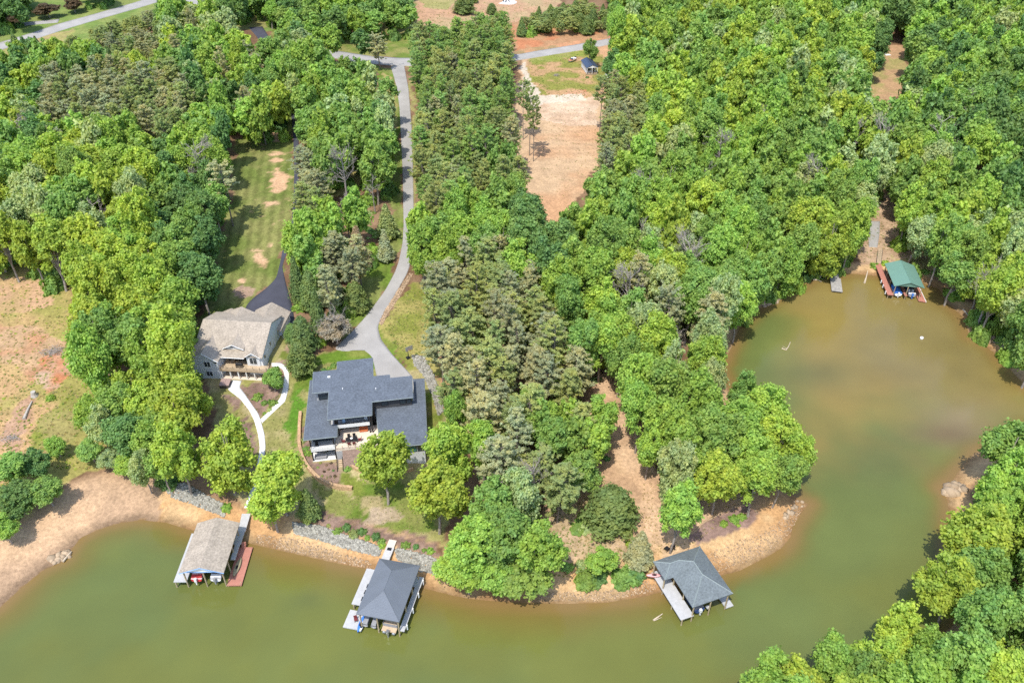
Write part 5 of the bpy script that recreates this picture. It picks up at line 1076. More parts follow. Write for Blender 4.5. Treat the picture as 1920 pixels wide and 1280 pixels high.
# taupe gabled boathouse
FA = Frame((335,1075), (419,1074), 4.3)
t = empty('boathouse', FA.w(0, 0, 0), FA.rz, 'taupe shingled gable roof boathouse with a grey walkway and a lower red deck', 'boathouse', 'boathouses'); WA, LA = 7.6, 11.0
r_ = MB(); gable_y(r_, 0, WA / 2, WA, 0, LA, 4.35, 5.8, .16); r_.build('roof', 'shingle_taupe', t)
gb = MB(); profile_y(gb, [(1.0, 4.3), (WA / 2, 5.45), (WA - 1.0, 4.3)], .35, .42); gb.build('gable', 'white_trim', t); bt = MB(); bt.tube([(0, .02, 4.22), (WA / 2, .02, 5.67), (WA, .02, 4.22)], .1, 4); bt.tube([(.2, .4, 4.15), (WA - .2, .4, 4.15)], .1, 4); bt.build('trim', 'blue_trim', t)
be = MB(); [be.box(.35, .55, .6, LA - .4, 3.9, 4.15), be.box(WA - .6, WA - .4, .6, LA - .4, 3.9, 4.15), be.box(WA / 2 - .1, WA / 2 + .1, .6, LA - .4, 3.9, 4.15)]; be.build('beam', 'blue_trim', t)
dk = MB(); dk.box(-1.65, .6, .35, 10.95, 1.45, 1.62); dk.box(.6, 7.9, 8.4, 11.3, 1.45, 1.62); dk.box(6.9, 7.75, 5.0, 8.4, 1.45, 1.62); dk.build('deck', 'wood_grey', t)
dk = MB(); dk.box(7.2, 9.75, .4, 8.65, .22, .42); dk.build('lower_deck', 'wood_red', t); sp = MB(); [sp.box(7.8, 8.5, 8.3 + i * .32, 8.62 + i * .32, .42, .62 + i * .28) for i in range(3)]; sp.build('steps', 'wood_red', t)
rp = MB(); rp.add([(6.6, 11.3, 1.6), (8.0, 11.3, 1.6), (7.9, 15.6, 1.5), (6.3, 15.6, 1.5), (6.6, 11.3, 1.4), (8.0, 11.3, 1.4), (7.9, 15.6, 1.3), (6.3, 15.6, 1.3)], [(0, 1, 2, 3), (7, 6, 5, 4), (0, 4, 5, 1), (1, 5, 6, 2), (2, 6, 7, 3), (3, 7, 4, 0)]); rp.build('ramp', 'wood_grey_x', t)
piles(t, [(-1.42, .5, 1.45), (.56, .5), (3.82, .55), (7.05, .6), (-1.42, 5.5, 1.45), (.56, 5.5), (7.05, 3.5), (7.05, 6.6), (-1.42, 10.3, 1.45), (.56, 10.3), (7.05, 10.3), (3.82, 10.3)], 4.1); piles(t, [(9.5, 1.0), (9.5, 8.0), (7.4, .55), (9.5, .55)], .5, .1)
motorboat(FA.w(2.1, 3.6, .9), FA.rz, 'red and white motorboat hanging in the left slip of the taupe boathouse', 'red_boat', 'white_boat', 'red_boat', motor='white_boat')
motorboat(FA.w(5.4, 3.6, .9), FA.rz, 'white motorboat with grey motor in the right slip of the taupe boathouse', 'white_boat', 'cover', 'white_boat', motor='cover')
kayak(FA.w(8.15, 4.1, .42), FA.rz - .08, 'olive canoe lying on the red lower deck of the taupe boathouse', 'canoe', 4.2, 1.0)
# navy hip roofed boathouse
d6 = lambda x, y: (630 + x / 6.4, 1000 + y / 6.4)
FB = Frame(d6(232, 962), d6(745, 1060), 4.6)
t = empty('boathouse', FB.w(0, 0, 0), FB.rz, 'navy grey hip roof boathouse with a pontoon boat and grey decks', 'boathouse', 'boathouses')
r_ = MB(); cs = hip(r_, .1, 7.4, .05, 11.35, 4.6, 6.85); r_.build('roof', 'shingle_navy', t); be = MB(); [be.box(.5, .7, .5, 10.9, 4.1, 4.4), be.box(6.8, 7.0, .5, 10.9, 4.1, 4.4), be.box(.7, 6.8, .5, .7, 4.1, 4.4), be.box(.7, 6.8, 10.7, 10.9, 4.1, 4.4)]; be.build('beam', 'wood_grey', t)
rc = MB(); [rc.tube([a, b], .05, 4) for a, b in ((cs[0], cs[4]), (cs[1], cs[4]), (cs[2], cs[5]), (cs[3], cs[5]), (cs[4], cs[5]))]; rc.build('ridge', 'shingle_navy', t)
dk = MB(); dk.box(-2.45, .55, 3.7, 11.1, 1.35, 1.52); dk.box(.55, 7.9, 9.2, 11.3, 1.35, 1.52); dk.box(6.95, 7.85, .5, 9.2, 1.35, 1.52); dk.box(3.25, 3.6, 3.0, 9.2, 1.35, 1.52); dk.build('deck', 'wood_grey', t)
dk = MB(); dk.box(-2.65, .6, -.1, 3.3, .18, .42); dk.build('float', 'wood_grey', t); rp = MB(); rp.box(-.65, .8, 11.32, 16.4, 1.33, 1.5); rp.build('ramp', 'wood_grey_x', t); MB().box(-.68, .72, 16.42, 18.0, 1.0, 1.52).build('landing', 'pavers', t)
piles(t, [(-2.15, 3.8, 1.35), (.5, 3.8), (3.4, .45), (7.0, .45), (.5, .5), (7.0, 4.1), (7.0, 7.6), (7.0, 10.9), (.5, 10.9), (-2.15, 10.5, 1.35), (.5, 7.4), (-.5, 15.5, 1.3), (.6, 15.5, 1.3)], 4.2)
for y in (1.6, 4.8, 7.9, 10.6): MB().tube([(7.95, y, .5), (7.95, y, 1.75)], .12, 8).build('dock_bumper', 'white_trim', t)
for y in (5.0, 6.35, 7.6): tag(MB().box(-1.15, -.35, y - .42, y + .42, 1.525, 1.56).build('deck_mat', 'black'), f'{"nearest" if y < 5.5 else "middle" if y < 7 else "farthest"} of three dark mats on the left deck of the navy boathouse', 'mat', 'dark deck mats').matrix_world = t.matrix_world.copy()
for o in [o for o in bpy.data.objects if o.name.startswith('deck_mat')]: o.location = FB.w(0, 0, 0); o.rotation_euler = (0, 0, FB.rz)
o = tag(MB().box(-.35, .45, 15.6, 16.2, 1.505, 1.54).build('door_mat', 'black'), 'dark mat on the ramp of the navy boathouse', 'mat'); o.location = FB.w(0, 0, 0); o.rotation_euler = (0, 0, FB.rz)
pt = empty('pontoon_boat', FB.w(5.2, 3.5, .35), FB.rz, 'tan pontoon boat with an outboard motor under the navy hip roof', 'boat')
for x in (-.8, .8): MB().tube([(x, -3.4, .3), (x, 2.6, .3), (x, 3.3, .5)], [.3, .3, .05], 10).build('pontoon', 'metal', pt, True)
MB().box(-1.25, 1.25, -3.3, 3.0, .62, .74).build('deck', 'tan_vinyl', pt); fn = MB(); [fn.box(s * 1.2 - .03, s * 1.2 + .03, -2.4, 2.9, .75, 1.45) for s in (-1, 1)]; fn.box(-1.17, 1.17, -2.42, -2.36, .75, 1.45); fn.build('fence', 'cover', pt)
MB().box(-1.1, 1.1, -2.3, -1.6, .75, 1.2).build('bench', 'tan_vinyl', pt); mo = MB(); mo.box(-.22, .22, -3.9, -3.3, .7, 1.35); mo.box(-.1, .1, -3.75, -3.45, -.4, .7); mo.build('outboard', 'metal', pt); bm_ = MB(); profile_x(bm_, [(-1.2, 2.2), (-.6, 2.3), (.6, 2.3), (1.2, 2.2), (1.2, 2.15), (.6, 2.24), (-.6, 2.24), (-1.2, 2.15)], -1.2, 1.2); bm_.build('canopy', 'cover', pt)
jetski(FB.w(1.15, 1.9, .95), FB.rz, 'grey covered jet ski on a lift, left of the pair under the navy roof', 'cover', 'cover'); jetski(FB.w(2.6, 1.9, .95), FB.rz, 'grey covered jet ski on a lift, next to the pontoon boat', 'cover', 'cover')
kayak(FB.w(.15, .9, .42), FB.rz + .03, 'blue and white paddle board on the float of the navy boathouse', 'blue', 3.3, .75); kayak(FB.w(.45, .6, .42), FB.rz + .05, 'white paddle board at the edge of the float beside the blue one', 'white_boat', 2.4, .5)
make_chair('folded_chair', FB.w(-.9, 1.4, .42), FB.rz + .5, 'small dark folding chair on the float of the navy boathouse', 'dark_red')
# slate L shaped boathouse
d7 = lambda x, y: (1210 + x / 7.111, 1010 + y / 7.111)
FD = Frame(d7(625, 915), d7(1140, 735), 4.2)
t = empty('boathouse', FD.w(0, 0, 0), FD.rz, 'slate grey L shaped hip roof boathouse with pale ridge lines on the point', 'boathouse', 'boathouses')
r_ = MB(); cs = hip(r_, .1, 7.75, 0, 10.5, 4.2, 6.3); ws_ = 2.1 / 3.82; zw = 4.2 + 2.05 * ws_
A_w, B_w, R_w, E_w = (-1.5, 6.35, 4.2), (-1.5, 10.45, 4.2), (.55, 8.4, zw), (2.2, 8.4, zw)
r_.add([A_w, (.6, 6.35, 4.2), E_w, R_w, B_w, (.6, 10.45, 4.2), (-1.5, 6.35, 4.04), (.6, 6.35, 4.04), (-1.5, 10.45, 4.04), (.6, 10.45, 4.04)], [(0, 1, 2, 3), (4, 0, 3), (5, 4, 3, 2), (1, 0, 6, 7), (0, 4, 8, 6), (4, 5, 9, 8), (6, 8, 9, 7)]); r_.build('roof', 'shingle_slate', t)
rc = MB(); [rc.tube([a, b], .10, 4) for a, b in ((cs[0], cs[4]), (cs[1], cs[4]), (cs[2], cs[5]), (cs[4], cs[5]), (A_w, R_w), (B_w, R_w), (R_w, E_w), (E_w, cs[5]))]; rc.build('ridge', 'ridge_cap', t)
dk = MB(); dk.box(-1.7, .75, .05, 10.2, 1.45, 1.62); dk.box(.75, 7.3, 8.6, 10.2, 1.45, 1.62); dk.box(3.5, 4.1, .4, 1.0, 1.45, 1.62); dk.build('deck', 'wood_grey', t); MB().box(7.1, 8.6, .05, 6.5, .2, .42).build('float', 'wood_grey', t)
bw = MB(); bw.box(.8, 7.2, 9.9, 10.1, 1.63, 4.1); bw.build('back_wall', 'wood_dark', t)
piles(t, [(-1.4, .1, 1.6), (.5, .2), (3.8, .25), (7.0, .2), (-1.4, 6.6), (.6, 6.6), (-1.4, 10.0), (.6, 3.4), (7.2, 5.2), (7.2, 9.9), (-1.4, 3.4, 1.6)], 4.1)
motorboat(FD.w(2.2, 3.2, .9), FD.rz, 'dark motorboat with a white outboard in the left slip of the slate boathouse', 'navy', 'navy', 'cover', L=5.2, motor='white_boat')
kayak(FD.w(-1.75, 9.3, 1.75), FD.rz + 1.2, 'pink kayak sticking out from the back left of the slate boathouse', 'pink', 2.6, .8)
# green metal roofed boathouse
d8 = lambda x, y: (1620 + x / 10.667, 460 + y / 10.667)
FG = Frame(d8(600, 808), d8(1195, 850), 4.0)
t = empty('boathouse', FG.w(0, 0, 0), FG.rz, 'green metal gable roof boathouse with red decks at the head of the cove', 'boathouse', 'boathouses'); WG, LG = 7.4, 10.95
r_ = MB(); gable_y(r_, .05, WG / 2 + .1, WG + .15, -.15, LG, 4.0, 5.35, .12); r_.build('roof', 'green_metal', t); gb = MB(); profile_y(gb, [(.2, 3.95), (WG / 2 + .1, 5.22), (WG, 3.95)], .1, .16); gb.build('gable', 'green_metal', t); MB().tube([(WG / 2 + .1, -.15, 5.37), (WG / 2 + .1, LG, 5.37)], .08, 4).build('ridge', 'green_metal', t)
dk = MB(); dk.box(-.95, .6, -.3, 15.2, 1.22, 1.4); dk.box(.6, 7.6, 9.6, 11.6, 1.22, 1.4); dk.box(3.3, 4.0, -.1, 9.6, 1.22, 1.4); dk.build('deck', 'wood_red', t); MB().prism([(6.9, -.6), (8.6, -.9), (8.6, 6.5), (6.95, 6.5)], .2, .42).build('float', 'wood_red', t); MB().box(8.61, 8.75, -.9, 6.5, .2, .46).build('float_edge', 'white_trim', t)
piles(t, [(-.66, .0, 1.3), (.5, .05), (3.66, .2), (7.0, .1), (.5, 4.2), (.5, 8.2), (7.0, 4.2), (7.0, 8.2), (-.66, 7.5, 1.3), (.5, 10.6), (7.0, 10.6), (3.66, 10.6), (-.66, 14.5, 1.3)], 3.95, .11); MB().box(.45, .55, 4.0, 10.5, 1.41, 2.6).build('side_panel', 'wood_dark', t)
for y in (1.2, 4.2, 6.4): MB().tube([(-1.05, y, .6), (-1.05, y, 1.5)], .14, 8).build('dock_bumper', 'white_trim', t)
motorboat(FG.w(1.95, 3.4, .55), FG.rz, 'blue and white covered boat in the left slip of the green roofed boathouse', 'white_boat', 'blue', 'blue', cover='blue', motor='white_boat')
motorboat(FG.w(5.4, 3.2, .55), FG.rz, 'dark boat with round blue motor cover in the green roofed boathouse', 'cover', 'navy', 'white_boat', L=5.2, motor='blue')
tb_, tt_ = FG.w(.15, 15.4, 0), g1(1651, 466); d_ = tt_ - Vector((tb_.x, tb_.y, 1.4)); Ls = math.hypot(d_.x, d_.y)
st_ = empty('dock_stairs', (tb_.x, tb_.y, 1.0), math.atan2(d_.y, d_.x) - math.pi / 2, 'narrow wooden stairs climbing the bank behind the green roofed boathouse', 'stairs')
nst = 12
for i in range(nst): MB().box(-.55, .55, i * Ls / nst, (i + .72) * Ls / nst, .35 + i * d_.z / nst, .45 + i * d_.z / nst).build('tread', 'wood_tan', st_)
for s in (-1, 1): sg = MB(); sg.tube([(s * .62, 0, .35), (s * .62, Ls, .35 + d_.z)], .07, 4); sg.build('stringer', 'wood_dark', st_)
# old docks
od = [P(1440 + x / 4, 320 + y / 4, .55)[:2] for x, y in [(478, 900), (560, 910), (567, 812), (485, 802)]]; o_ = Vector((*od[0], 0)); rz = math.atan2(od[1][1] - od[0][1], od[1][0] - od[0][0]); wd_, ld_ = math.dist(od[0], od[1]), math.dist(od[0], od[3])
t = empty('old_dock', o_, rz, 'small weathered grey dock in the cove left of the green roofed boathouse', 'dock'); MB().box(0, wd_, 0, ld_, .4, .58).build('deck', 'wood_old', t); MB().box(wd_ * .35, wd_ * .85, ld_ + .02, ld_ + 4.2, .38, .54).build('gangway', 'wood_old', t); piles(t, [(.2, .2), (wd_ - .2, .2), (.2, ld_ - .2), (wd_ - .2, ld_ - .2)], .4, .1)
q = P(1838, 592, .4); t = empty('old_dock', q, .5, 'dark collapsing dock under the trees on the right shore of the cove', 'dock'); MB().box(-2, 2.2, -1.2, 1.3, .3, .5).build('deck', 'wood_dark', t); piles(t, [(-1.8, -1), (1.9, -1), (-1.8, 1.1), (1.9, 1.1)], .7, .1)

# ------------------------------------------------------------------ small things on land and water
for (u, v), rz, lb, m_ in (((1072, 115), 2.5, 'white and orange skiff lying on the grass of the upper lot', 'orange'), ((1137, 147), 2.9, 'white boat parked in the shade at the wood edge below the shed', 'white_boat')):
    q = g1(u, v, .1); b_ = motorboat(q, rz, lb, 'white_boat', m_, 'white_boat', L=5.0, Wd=1.9, H=.7)
q = g1(1138, 160); t = empty('boat_trailer', q, .4, 'grey boat trailer at the wood edge below the white boat', 'trailer'); fr_ = MB(); [fr_.tube([(s * .8, -1.8, .5), (s * .7, 1.2, .5), (0, 2.6, .45)], .07, 5) for s in (-1, 1)]; fr_.box(-.9, .9, -.9, -.7, .45, .55); fr_.build('frame', 'metal', t)
for s in (-1, 1): MB().tube([(s * .95 - .1, -.8, .33), (s * .95 + .1, -.8, .33)], .33, 12).build('wheel', 'black', t)
q = g1(947, 5); t = empty('pale_slab', q, .1, 'pale slab with dark things on it in the dry field beyond the pines', 'slab'); MB().prism([(5.5 * math.cos(a), 3.2 * math.sin(a) + .8 * math.sin(2 * a)) for a in np.linspace(0, 6.28, 16)[:-1]], -.3, .12).build('slab', 'concrete', t)
for i, (x, y) in enumerate(((-.8, .6), (.7, .9), (1.9, .3), (.1, -.8))): make_chair('garden_chair', (q.x + x, q.y + y, q.z + .12), i * 1.3, ('leftmost', 'far', 'rightmost', 'near')[i] + ' dark chair on the pale slab in the dry field', 'black', 'chairs on the slab')
for i, (u, v, a) in enumerate(((1250, 1031, .5), (1261, 1028, -.3))): make_chair('garden_chair', g1(u, v), a + 3.3, ('left', 'right')[i] + ' black chair under the slim tree behind the slate boathouse', 'black', 'chairs by the slate boathouse').scale = (1.4, 1.4, 1.3)
q = P(1728, 634, .1); t = empty('buoy', q, 0, 'white buoy floating in the cove', 'buoy'); MB().tube([(0, 0, -.3), (0, 0, -.1), (0, 0, .3), (0, 0, .5)], [.15, .42, .42, .1], 10).build('float_ball', 'white_trim', t, True)
def log(px, r, label, mat='driftwood', cat='log', branches=(), z=None, name='log'):
    def pt(u, v, dz=0): p = P(u, v, z) if z is not None else G(u, v, r * .6)[0]; return (p[0], p[1], p[2] + dz)
    mb = MB(); mb.tube([pt(*p) for p in px], [r * (1 - .6 * i / (len(px) - 1)) for i in range(len(px))], 7)
    for b in branches: mb.tube([pt(*b[0]), pt(*b[1], .35)], [r * .5, r * .15], 5)
    return tag(mb.build(name, mat), label, cat)
log([(1225,1162),(1235,1155),(1242,1150)], .16, 'forked pale branch poking out of the water left of the slate boathouse', branches=[((1226,1163),(1240,1159))], z=.1)
log([(1466,653),(1474,656),(1478,650),(1482,641)], .16, 'forked dead branch in the middle of the cove', branches=[((1476,654),(1467,651))], z=.1); log([(1621,530),(1624,520),(1627,508)], .28, 'pale log running from the bank into the cove beside the red deck', z=.25); log([(1525,524),(1534,525),(1540,528)], .2, 'pale log at the water edge left of the weathered dock', z=.2)
log([(45,785),(52,768),(60,752)], .35, 'fallen grey trunk in the left clearing', 'pale_bark'); log([(745,432),(757,428)], .14, 'pale pole lying across the grass to the grey driveway', 'rock_tan', 'pole', name='pole'); log([(1806,580),(1822,598),(1838,612),(1846,624)], .2, 'long dead log along the right shore of the cove', 'pale_bark'); log([(1880,672),(1895,668),(1908,662)], .2, 'silver log on the beach at the right end of the cove', 'driftwood', branches=[((1893,668),(1902,674))])
log([(118,1052),(128,1040),(134,1033)], .2, 'pale driftwood log at the corner of the left beach', z=.3); log([(1772,1000),(1785,995),(1795,985)], .2, 'dead trunk leaning over the channel on the right bank', 'pale_bark')
q = g1(65, 742); t = empty('tree_stump', q, 0, 'grey tree stump standing in the left clearing', 'stump'); MB().tube([(0, 0, -.3), (0, 0, .5), (0, 0, 1.2)], [.9, .6, .5], 10).build('stump', 'pale_bark', t)
tag(MB().box(0, .01, 0, .01, 0, .01).build('x', 'black'), 'x', 'x') if False else None
# brush heaps
for (u, v, s, lb) in ((1852, 632, 3.2, 'heap of grey brush on the right shore of the cove'), (98, 660, 2.6, 'pale heap of cut brush at the edge of the left clearing'), (20, 822, 2.0, 'small grey brush heap at the lower left of the clearing'), (1043, 142, 1.6, 'grey ash and brush heap on the grass of the upper lot')):
    q = g1(u, v); mb = MB()
    for _ in range(70 if s > 2 else 36):
        a = rng.uniform(0, 6.28); p = np.array([rng.normal() * s * .4, rng.normal() * s * .3, abs(rng.normal()) * .25 + .05]); d = np.array([math.cos(a), math.sin(a), rng.normal() * .15]) * rng.uniform(.4, 1.1) * s * .5; mb.tube([p - d, p + d], [.05, .02], 4, cap=False)
    o = tag(mb.build('brush_heap', 'grey_twig'), lb, 'brush heap'); o.location = q
# stones
def rocks(name, poly, n, size, mat, label, seed):
    g = np.random.default_rng(seed); pl = np.array(poly, float); lo, hi = pl.min(0), pl.max(0); pts = []
    while len(pts) < n:
        p = g.uniform(lo, hi, (n * 3, 2)); p = p[inpoly(p[:, 0], p[:, 1], pl)]; pts += list(p)
    pts = np.array(pts[:n]); w_ = G(pts[:, 0], pts[:, 1])
    ico = np.array([(0,0,1),(.89,0,.45),(.28,.85,.45),(-.72,.53,.45),(-.72,-.53,.45),(.28,-.85,.45),(.72,.53,-.45),(-.28,.85,-.45),(-.89,0,-.45),(-.28,-.85,-.45),(.72,-.53,-.45),(0,0,-1)])
    fc = np.array([(0,1,2),(0,2,3),(0,3,4),(0,4,5),(0,5,1),(1,6,2),(2,7,3),(3,8,4),(4,9,5),(5,10,1),(2,6,7),(3,7,8),(4,8,9),(5,9,10),(1,10,6)])
    V_ = ico[None] * g.uniform(.7, 1.3, (n, 12, 1)) * g.uniform(size * .5, size * 1.3, (n, 1, 1)) * np.array([1, 1, .62]) * g.uniform(.7, 1.3, (n, 1, 3)) + w_[:, None, :]
    Fc_ = (fc[None] + (np.arange(n) * 12)[:, None, None]).reshape(-1, 3)
    o = link(name, mesh_np(name, V_.reshape(-1, 3), Fc_, 3), mat); o['label'] = label; kind(o, 'stuff')
rocks('riprap', [(548,978),(600,985),(650,1003),(700,1020),(716,1027),(710,1042),(650,1028),(600,1012),(552,1000)], 2600, .24, 'rock_grey', 'band of grey riprap on the bank left of the navy boathouse ramp', 1)
rocks('riprap', [(742,1026),(800,1040),(828,1052),(820,1078),(780,1068),(742,1045)], 1100, .24, 'rock_grey', 'band of grey riprap right of the navy boathouse ramp', 2)
rocks('riprap', [(300,905),(345,905),(400,935),(430,950),(420,968),(370,948),(320,930)], 1300, .26, 'rock_grey', 'grey riprap on the bank below the wood by the white house', 3)
rocks('rock_swale', [(772,665),(795,668),(812,700),(825,735),(832,770),(822,778),(812,745),(795,705),(778,685)], 1300, .26, 'rock_grey', 'pale rock swale down the right side of the dark roofed house', 4)
rocks('rock_edging', [(768,512),(774,514),(752,552),(728,588),(716,610),(710,606),(722,582),(745,546)], 900, .22, 'rock_tan', 'line of tan stones along the grey driveway bend', 5)
rocks('shore_stones', [(480,1000),(560,1010),(650,1040),(700,1052),(695,1066),(600,1046),(480,1018)], 700, .14, 'rock_tan', 'loose tan stones on the clay beach between the boathouses', 6)
rocks('shore_stones', [(1320,1040),(1440,990),(1500,950),(1510,945),(1480,1000),(1440,1038),(1340,1075)], 900, .13, 'rock_tan', 'loose pale stones on the beach of the point', 7)
rocks('shore_stones', [(1010,1110),(1130,1108),(1230,1085),(1230,1108),(1130,1126),(1010,1126)], 600, .13, 'rock_tan', 'loose stones on the beach left of the slate boathouse', 8)
rocks('ledge_rocks', [(1432,562),(1470,548),(1462,560),(1440,573),(1428,576)], 40, .9, 'ledge', 'pale rock ledges on the left bank of the cove', 9)
rocks('ledge_rocks', [(1490,935),(1512,938),(1505,950),(1470,975),(1465,960)], 14, .5, 'ledge', 'pale flat rocks at the tip of the point', 10)
rocks('ledge_rocks', [(1768,912),(1800,905),(1815,915),(1790,928),(1770,926)], 26, 1.0, 'ledge', 'pale flat rocks of the sand spit on the right bank', 11)
rocks('ledge_rocks', [(92,1045),(120,1032),(132,1036),(128,1046),(100,1056)], 22, .6, 'ledge', 'pale flat rocks at the corner of the left beach', 12)
# shrubs
def shrub(u, v, r, key, label, h=None, group=None, i=0):
    q = g1(u, v); o = link('shrub', BUSH[i % 4], 'leaf'); o.location = q; o.scale = (r, r, h or r * .9); o.rotation_euler = (0, 0, random.uniform(0, 6)); o['tint'] = tint_of(key); tag(o, label, 'shrub', group)
BEDS = [(633,992,.8,'mid'),(650,985,.85,'deep'),(664,997,.95,'olive'),(679,993,.85,'deep'),(689,1004,.55,'mid'),(705,1002,.85,'deep'),(716,1012,.7,'mid'),(717,1020,.6,'bright'),(761,1018,.8,'mid'),(780,1021,.6,'deep'),(795,1027,.4,'mid'),(807,1029,.7,'bright'),(616,981,.4,'olive')]
BN = ['second','fourth','fifth','sixth','seventh','eighth','one just left of the ramp in the','lower one left of the ramp in the','first right of the ramp, deep green in the','third right of the ramp in the','tiny one right of the ramp in the','last right of the ramp in the','first']
for i, (u, v, r, k) in enumerate(BEDS): shrub(u, v + 4, r, k, f'{BN[i]} {TINT[k][0]} shrub in the shoreline mulch bed counted from the left' if i < 6 or i == 12 else f'{TINT[k][0]} shrub, {BN[i]} shoreline bed', group='shrubs of the shoreline bed', i=i)
for i, (u, v, r, k, lb) in enumerate([(483,745,1.05,'mid','round clipped shrub in the walkway bed, nearest the white house porch'),(496,756,.75,'mid','left one of the low shrubs near the loop of the walkway'),(506,754,.65,'deep','middle one of the low shrubs near the loop of the walkway'),(513,756,.9,'mid','right one of the low shrubs near the loop of the walkway'),(496,775,.4,'bright','small shrub at the lower point of the walkway bed'),(517,693,.9,'mid','shrub beside the upper end of the looping walkway'),(523,701,.7,'mid','lower shrub beside the upper end of the looping walkway'),(506,769,.5,'pale','pale low shrub in the walkway bed above the fork'),
    (626,686,.8,'mid','shrub in the bed behind the back left corner of the dark roofed house'),(617,691,.6,'mid','small shrub in the bed behind the dark roofed house'),(607,694,.6,'deep','dark shrub at the left end of the bed behind the dark roofed house'),(578,850,.8,'bright','upper shrub inside the curved stone wall'),(574,842,.7,'mid','second shrub inside the curved stone wall'),(570,826,.7,'pale','pale shrub near the top of the curved stone wall'),(652,878,.8,'mid','shrub at the foot of the garden steps'),(752,838,.7,'mid','shrub at the front wall of the right wing'),
    (1357,982,.75,'bright','left one of three shrubs in the bed on the point'),(1376,974,1.0,'bright','middle one of three shrubs in the bed on the point'),(1391,969,.8,'bright','right one of three shrubs in the bed on the point'),(1385,985,.35,'yellow','tiny yellow plant in the bed on the point'),(1096,978,.7,'yellow','bright small bush on the tan slope below the round cedar'),(1180,1020,.8,'yellow','yellow-green bush beside the grey half bare cedar'),
    (1100,1088,2.0,'mid','low spreading bush on the bank under the round bright tree, left'),(1120,1082,1.8,'deep','low spreading bush on the bank under the round bright tree, right'),(1172,1082,2.2,'mid','low green bush on the bank left of the slate boathouse'),(1190,1078,1.9,'deep','dark green bush on the bank beside the slate boathouse'),(1165,1096,1.2,'mid','small bush hanging down the bank left of the slate boathouse'),(425,953,1.0,'bright','lone bright shrub on the bank left of the dock bridge'),
    (1640,500,1.3,'bright','bright bush left of the stairs at the green roofed boathouse'),(1660,495,1.2,'yellow','yellow-green bush between stairs and green roof'),(1735,510,1.0,'mid','bush on the bank right of the green roof'),(1788,555,2.4,'bright','round bright bush at the water on the right bank of the cove'),(1101,146,.7,'deep','small dark shrub left of the shed porch'),(95,747,1.0,'bright','bright bush in the left clearing beside the stump')]): shrub(u, v, r, k, lb, i=i)
for i, (u, v, k) in enumerate([(601,868,'olive'),(612,872,'brown'),(621,868,'plum'),(608,884,'plum'),(616,880,'brown'),(625,882,'deep'),(596,876,'olive'),(628,892,'plum'),(619,893,'brown'),(604,892,'olive')]): shrub(u, v, .28, k, 'tiny newly planted shrub in the mulch bed inside the curved stone wall', group='tiny plants in the mulch bed', i=i)

# weeds and grass tufts that break up the open ground
def tuft(seed):
    g_ = np.random.default_rng(seed); n = 26; d = unit(g_.normal(size=(n, 3)) * np.array([1, 1, .3]) + np.array([0, 0, .7])); pos = d * g_.uniform(.2, 1., (n, 1)) * np.array([.8, .8, .5]); v, f = leaf_quads(pos, unit(g_.normal(size=(n, 3)) + np.array([0, 0, 1.2])), .22, g_, .35); return crown_mesh('tuft', v, f)
TUFT = [tuft(700 + i) for i in range(4)]; TINT['dry'] = ('dry', (.46, .38, .20)); TINT['turf'] = ('turf', (.20, .29, .06))
gw = np.random.default_rng(78); wd_items = []
for poly, n, sz, keys in (([(-60,495),(110,515),(140,600),(150,690),(230,760),(320,880),(120,880),(-60,930)], 2600, (.15,.5), ('dry','turf','dry','yellow')), ([(985,112),(1120,92),(1145,140),(1140,180),(1060,185),(1010,178)], 900, (.15,.45), ('turf','dry')), ([(1005,200),(1125,200),(1110,310),(1050,390),(1015,340)], 260, (.12,.35), ('turf','dry')),
    ([(715,600),(770,540),(815,550),(820,670),(800,700),(740,650)], 900, (.12,.35), ('turf','dry')), ([(440,720),(545,690),(575,740),(545,940),(480,960),(400,800)], 700, (.10,.28), ('turf','dry')), ([(1030,940),(1180,930),(1190,1080),(1030,1110)], 900, (.12,.4), ('dry','dry','turf')), ([(1200,900),(1300,930),(1420,930),(1300,1020),(1210,1050)], 400, (.1,.3), ('dry',)), ([(780,5),(1040,5),(960,50),(800,60)], 500, (.2,.5), ('dry','turf')), ([(440,262),(542,205),(550,410),(470,580),(380,600)], 900, (.08,.22), ('turf','dry')), ([(575,860),(720,905),(820,1000),(700,1000),(600,970)], 700, (.08,.22), ('turf','dry')), ([(1560,500),(1790,520),(1760,440),(1640,400)], 500, (.15,.5), ('dry','turf')), ([(700,130),(745,170),(750,440),(690,590),(620,640)], 600, (.1,.3), ('turf','dry'))):
    pl = np.array(poly, float); lo, hi = pl.min(0), pl.max(0); q_ = gw.uniform(lo, hi, (n * 3, 2)); q_ = q_[inpoly(q_[:, 0], q_[:, 1], pl)][:n]; w_ = G(q_[:, 0], q_[:, 1])
    for p in w_:
        if p[2] > .9: k_ = gw.uniform(*sz); wd_items.append((p[0], p[1], p[2], k_, k_, 'broad', keys[int(gw.integers(len(keys)))]))
fp = [np.array([[F1.w(x, y)[0], F1.w(x, y)[1]] for x, y in ((-1, -11), (17, -11), (17, 11), (-1, 11))]), np.array([[F2.w(x, y)[0], F2.w(x, y)[1]] for x, y in ((-.5, -4), (24, -5), (25, 20), (-.5, 20))])]
wa = np.array([p[:2] for p in wd_items]); ko = ~(inpoly(wa[:, 0], wa[:, 1], fp[0]) | inpoly(wa[:, 0], wa[:, 1], fp[1]))
mass('grass_tufts', [p for p, k_ in zip(wd_items, ko) if k_], [(m_, None) for m_ in TUFT], 'leaf', 'bark', 1., 1.)['label'] = 'scattered weeds and dry grass tufts on the open ground'
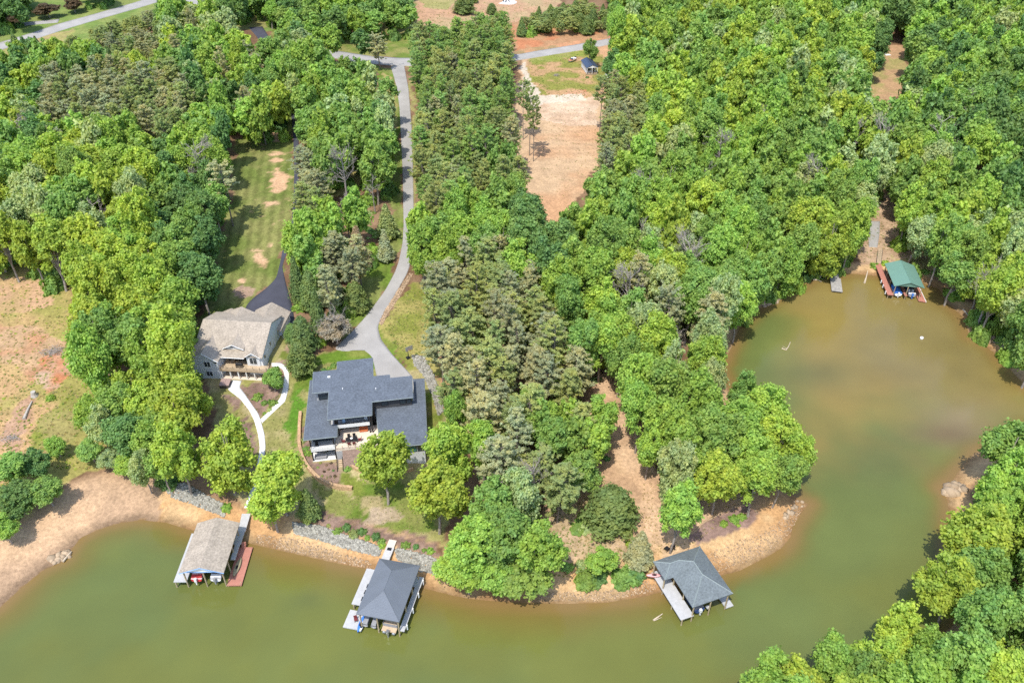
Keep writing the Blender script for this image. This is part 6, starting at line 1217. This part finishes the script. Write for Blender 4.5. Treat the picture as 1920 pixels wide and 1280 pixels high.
# undergrowth under the edges of the woods
g = np.random.default_rng(77); ug = []
for (u0, u1, v0, v1, n) in ((560,720,130,480,60),(640,720,330,500,30),(1590,1800,420,540,40),(840,1140,560,900,60),(1030,1100,940,1080,7),(1380,1600,500,620,40),(1780,1920,560,700,40), (1780,1930,850,1200,70)):
    ug += [(g.uniform(u0, u1), g.uniform(v0, v1)) for _ in range(n)]
ug = np.array(ug); wq = G(ug[:, 0], ug[:, 1]); okq = ~(inpoly(wq[:, 0], wq[:, 1], SW) | (wq[:, 2] < .8))
for b in BARE + [[(540,170),(562,170),(562,430),(530,520),(560,600),(450,600)], [(585,690),(520,690),(520,560),(600,560)]]: okq &= ~inpoly(ug[:, 0], ug[:, 1], b)
und = np.nonzero(zid >= 0)[0]; und = und[g.permutation(len(und))[:2600]]
extra = [(cxw[i], cyw[i], max(czw[i], 0) - .1, g.uniform(1.2, 2.4), g.uniform(2.0, 5.0), 'broad', ('bright', 'mid', 'mid', 'deep')[int(g.integers(4))]) for i in und if inpoly(np.array([project(cxw[i], cyw[i], czw[i])[0]]), np.array([project(cxw[i], cyw[i], czw[i])[1]]), [(1100,690),(1170,690),(1250,900),(1200,1090),(1020,1090)])[0] == False]
mass('undergrowth', extra + [(p[0], p[1], p[2], g.uniform(.5, 1.5), g.uniform(.35, .9), 'broad', ('mid', 'mid', 'pale', 'deep')[int(g.integers(4))]) for p in wq[okq]], [(b, None) for b in BUSH], 'leaf', 'bark', 1., 1.)['label'] = 'low green undergrowth along the edges of the woods'

# ------------------------------------------------------------------ light and camera
w = bpy.data.worlds.new('World'); bpy.context.scene.world = w; w.use_nodes = True
nt = w.node_tree; bg = nt.nodes['Background']; sky = nt.nodes.new('ShaderNodeTexSky'); sky.sky_type = 'NISHITA'; sky.sun_disc = False
EL, AZ = R(64), R(25)        # shadows fall away from the camera and to the right
sx, sy, sz = -math.sin(AZ) * math.cos(EL), -math.cos(AZ) * math.cos(EL), math.sin(EL)
sky.sun_elevation = EL; sky.sun_rotation = math.atan2(sx, sy); sky.dust_density = 1.2
nt.links.new(sky.outputs[0], bg.inputs[0]); bg.inputs[1].default_value = .15
sl = bpy.data.lights.new('sun', 'SUN'); sl.energy = 2.35; sl.angle = R(.55); sl.color = (1, .955, .87)
so = bpy.data.objects.new('sun', sl); C.objects.link(so); so.rotation_euler = Vector((sx, sy, sz)).to_track_quat('Z', 'Y').to_euler()
cam = bpy.data.cameras.new('camera'); co = bpy.data.objects.new('camera', cam); C.objects.link(co)
co.location = (0, 0, H0); co.rotation_euler = (math.pi / 2 - PITCH, 0, 0); cam.sensor_width = 36; cam.lens = 36 * F / 1920; cam.clip_end = 6000; cam.clip_start = 1
sc = bpy.context.scene; sc.camera = co
sc.view_settings.view_transform = 'Standard'; sc.view_settings.look = 'None'; sc.view_settings.exposure = 0.98; sc.view_settings.gamma = 1
sc.cycles.max_bounces = 6; sc.cycles.diffuse_bounces = 3; sc.cycles.glossy_bounces = 2; sc.cycles.transmission_bounces = 3; sc.cycles.use_denoising = False
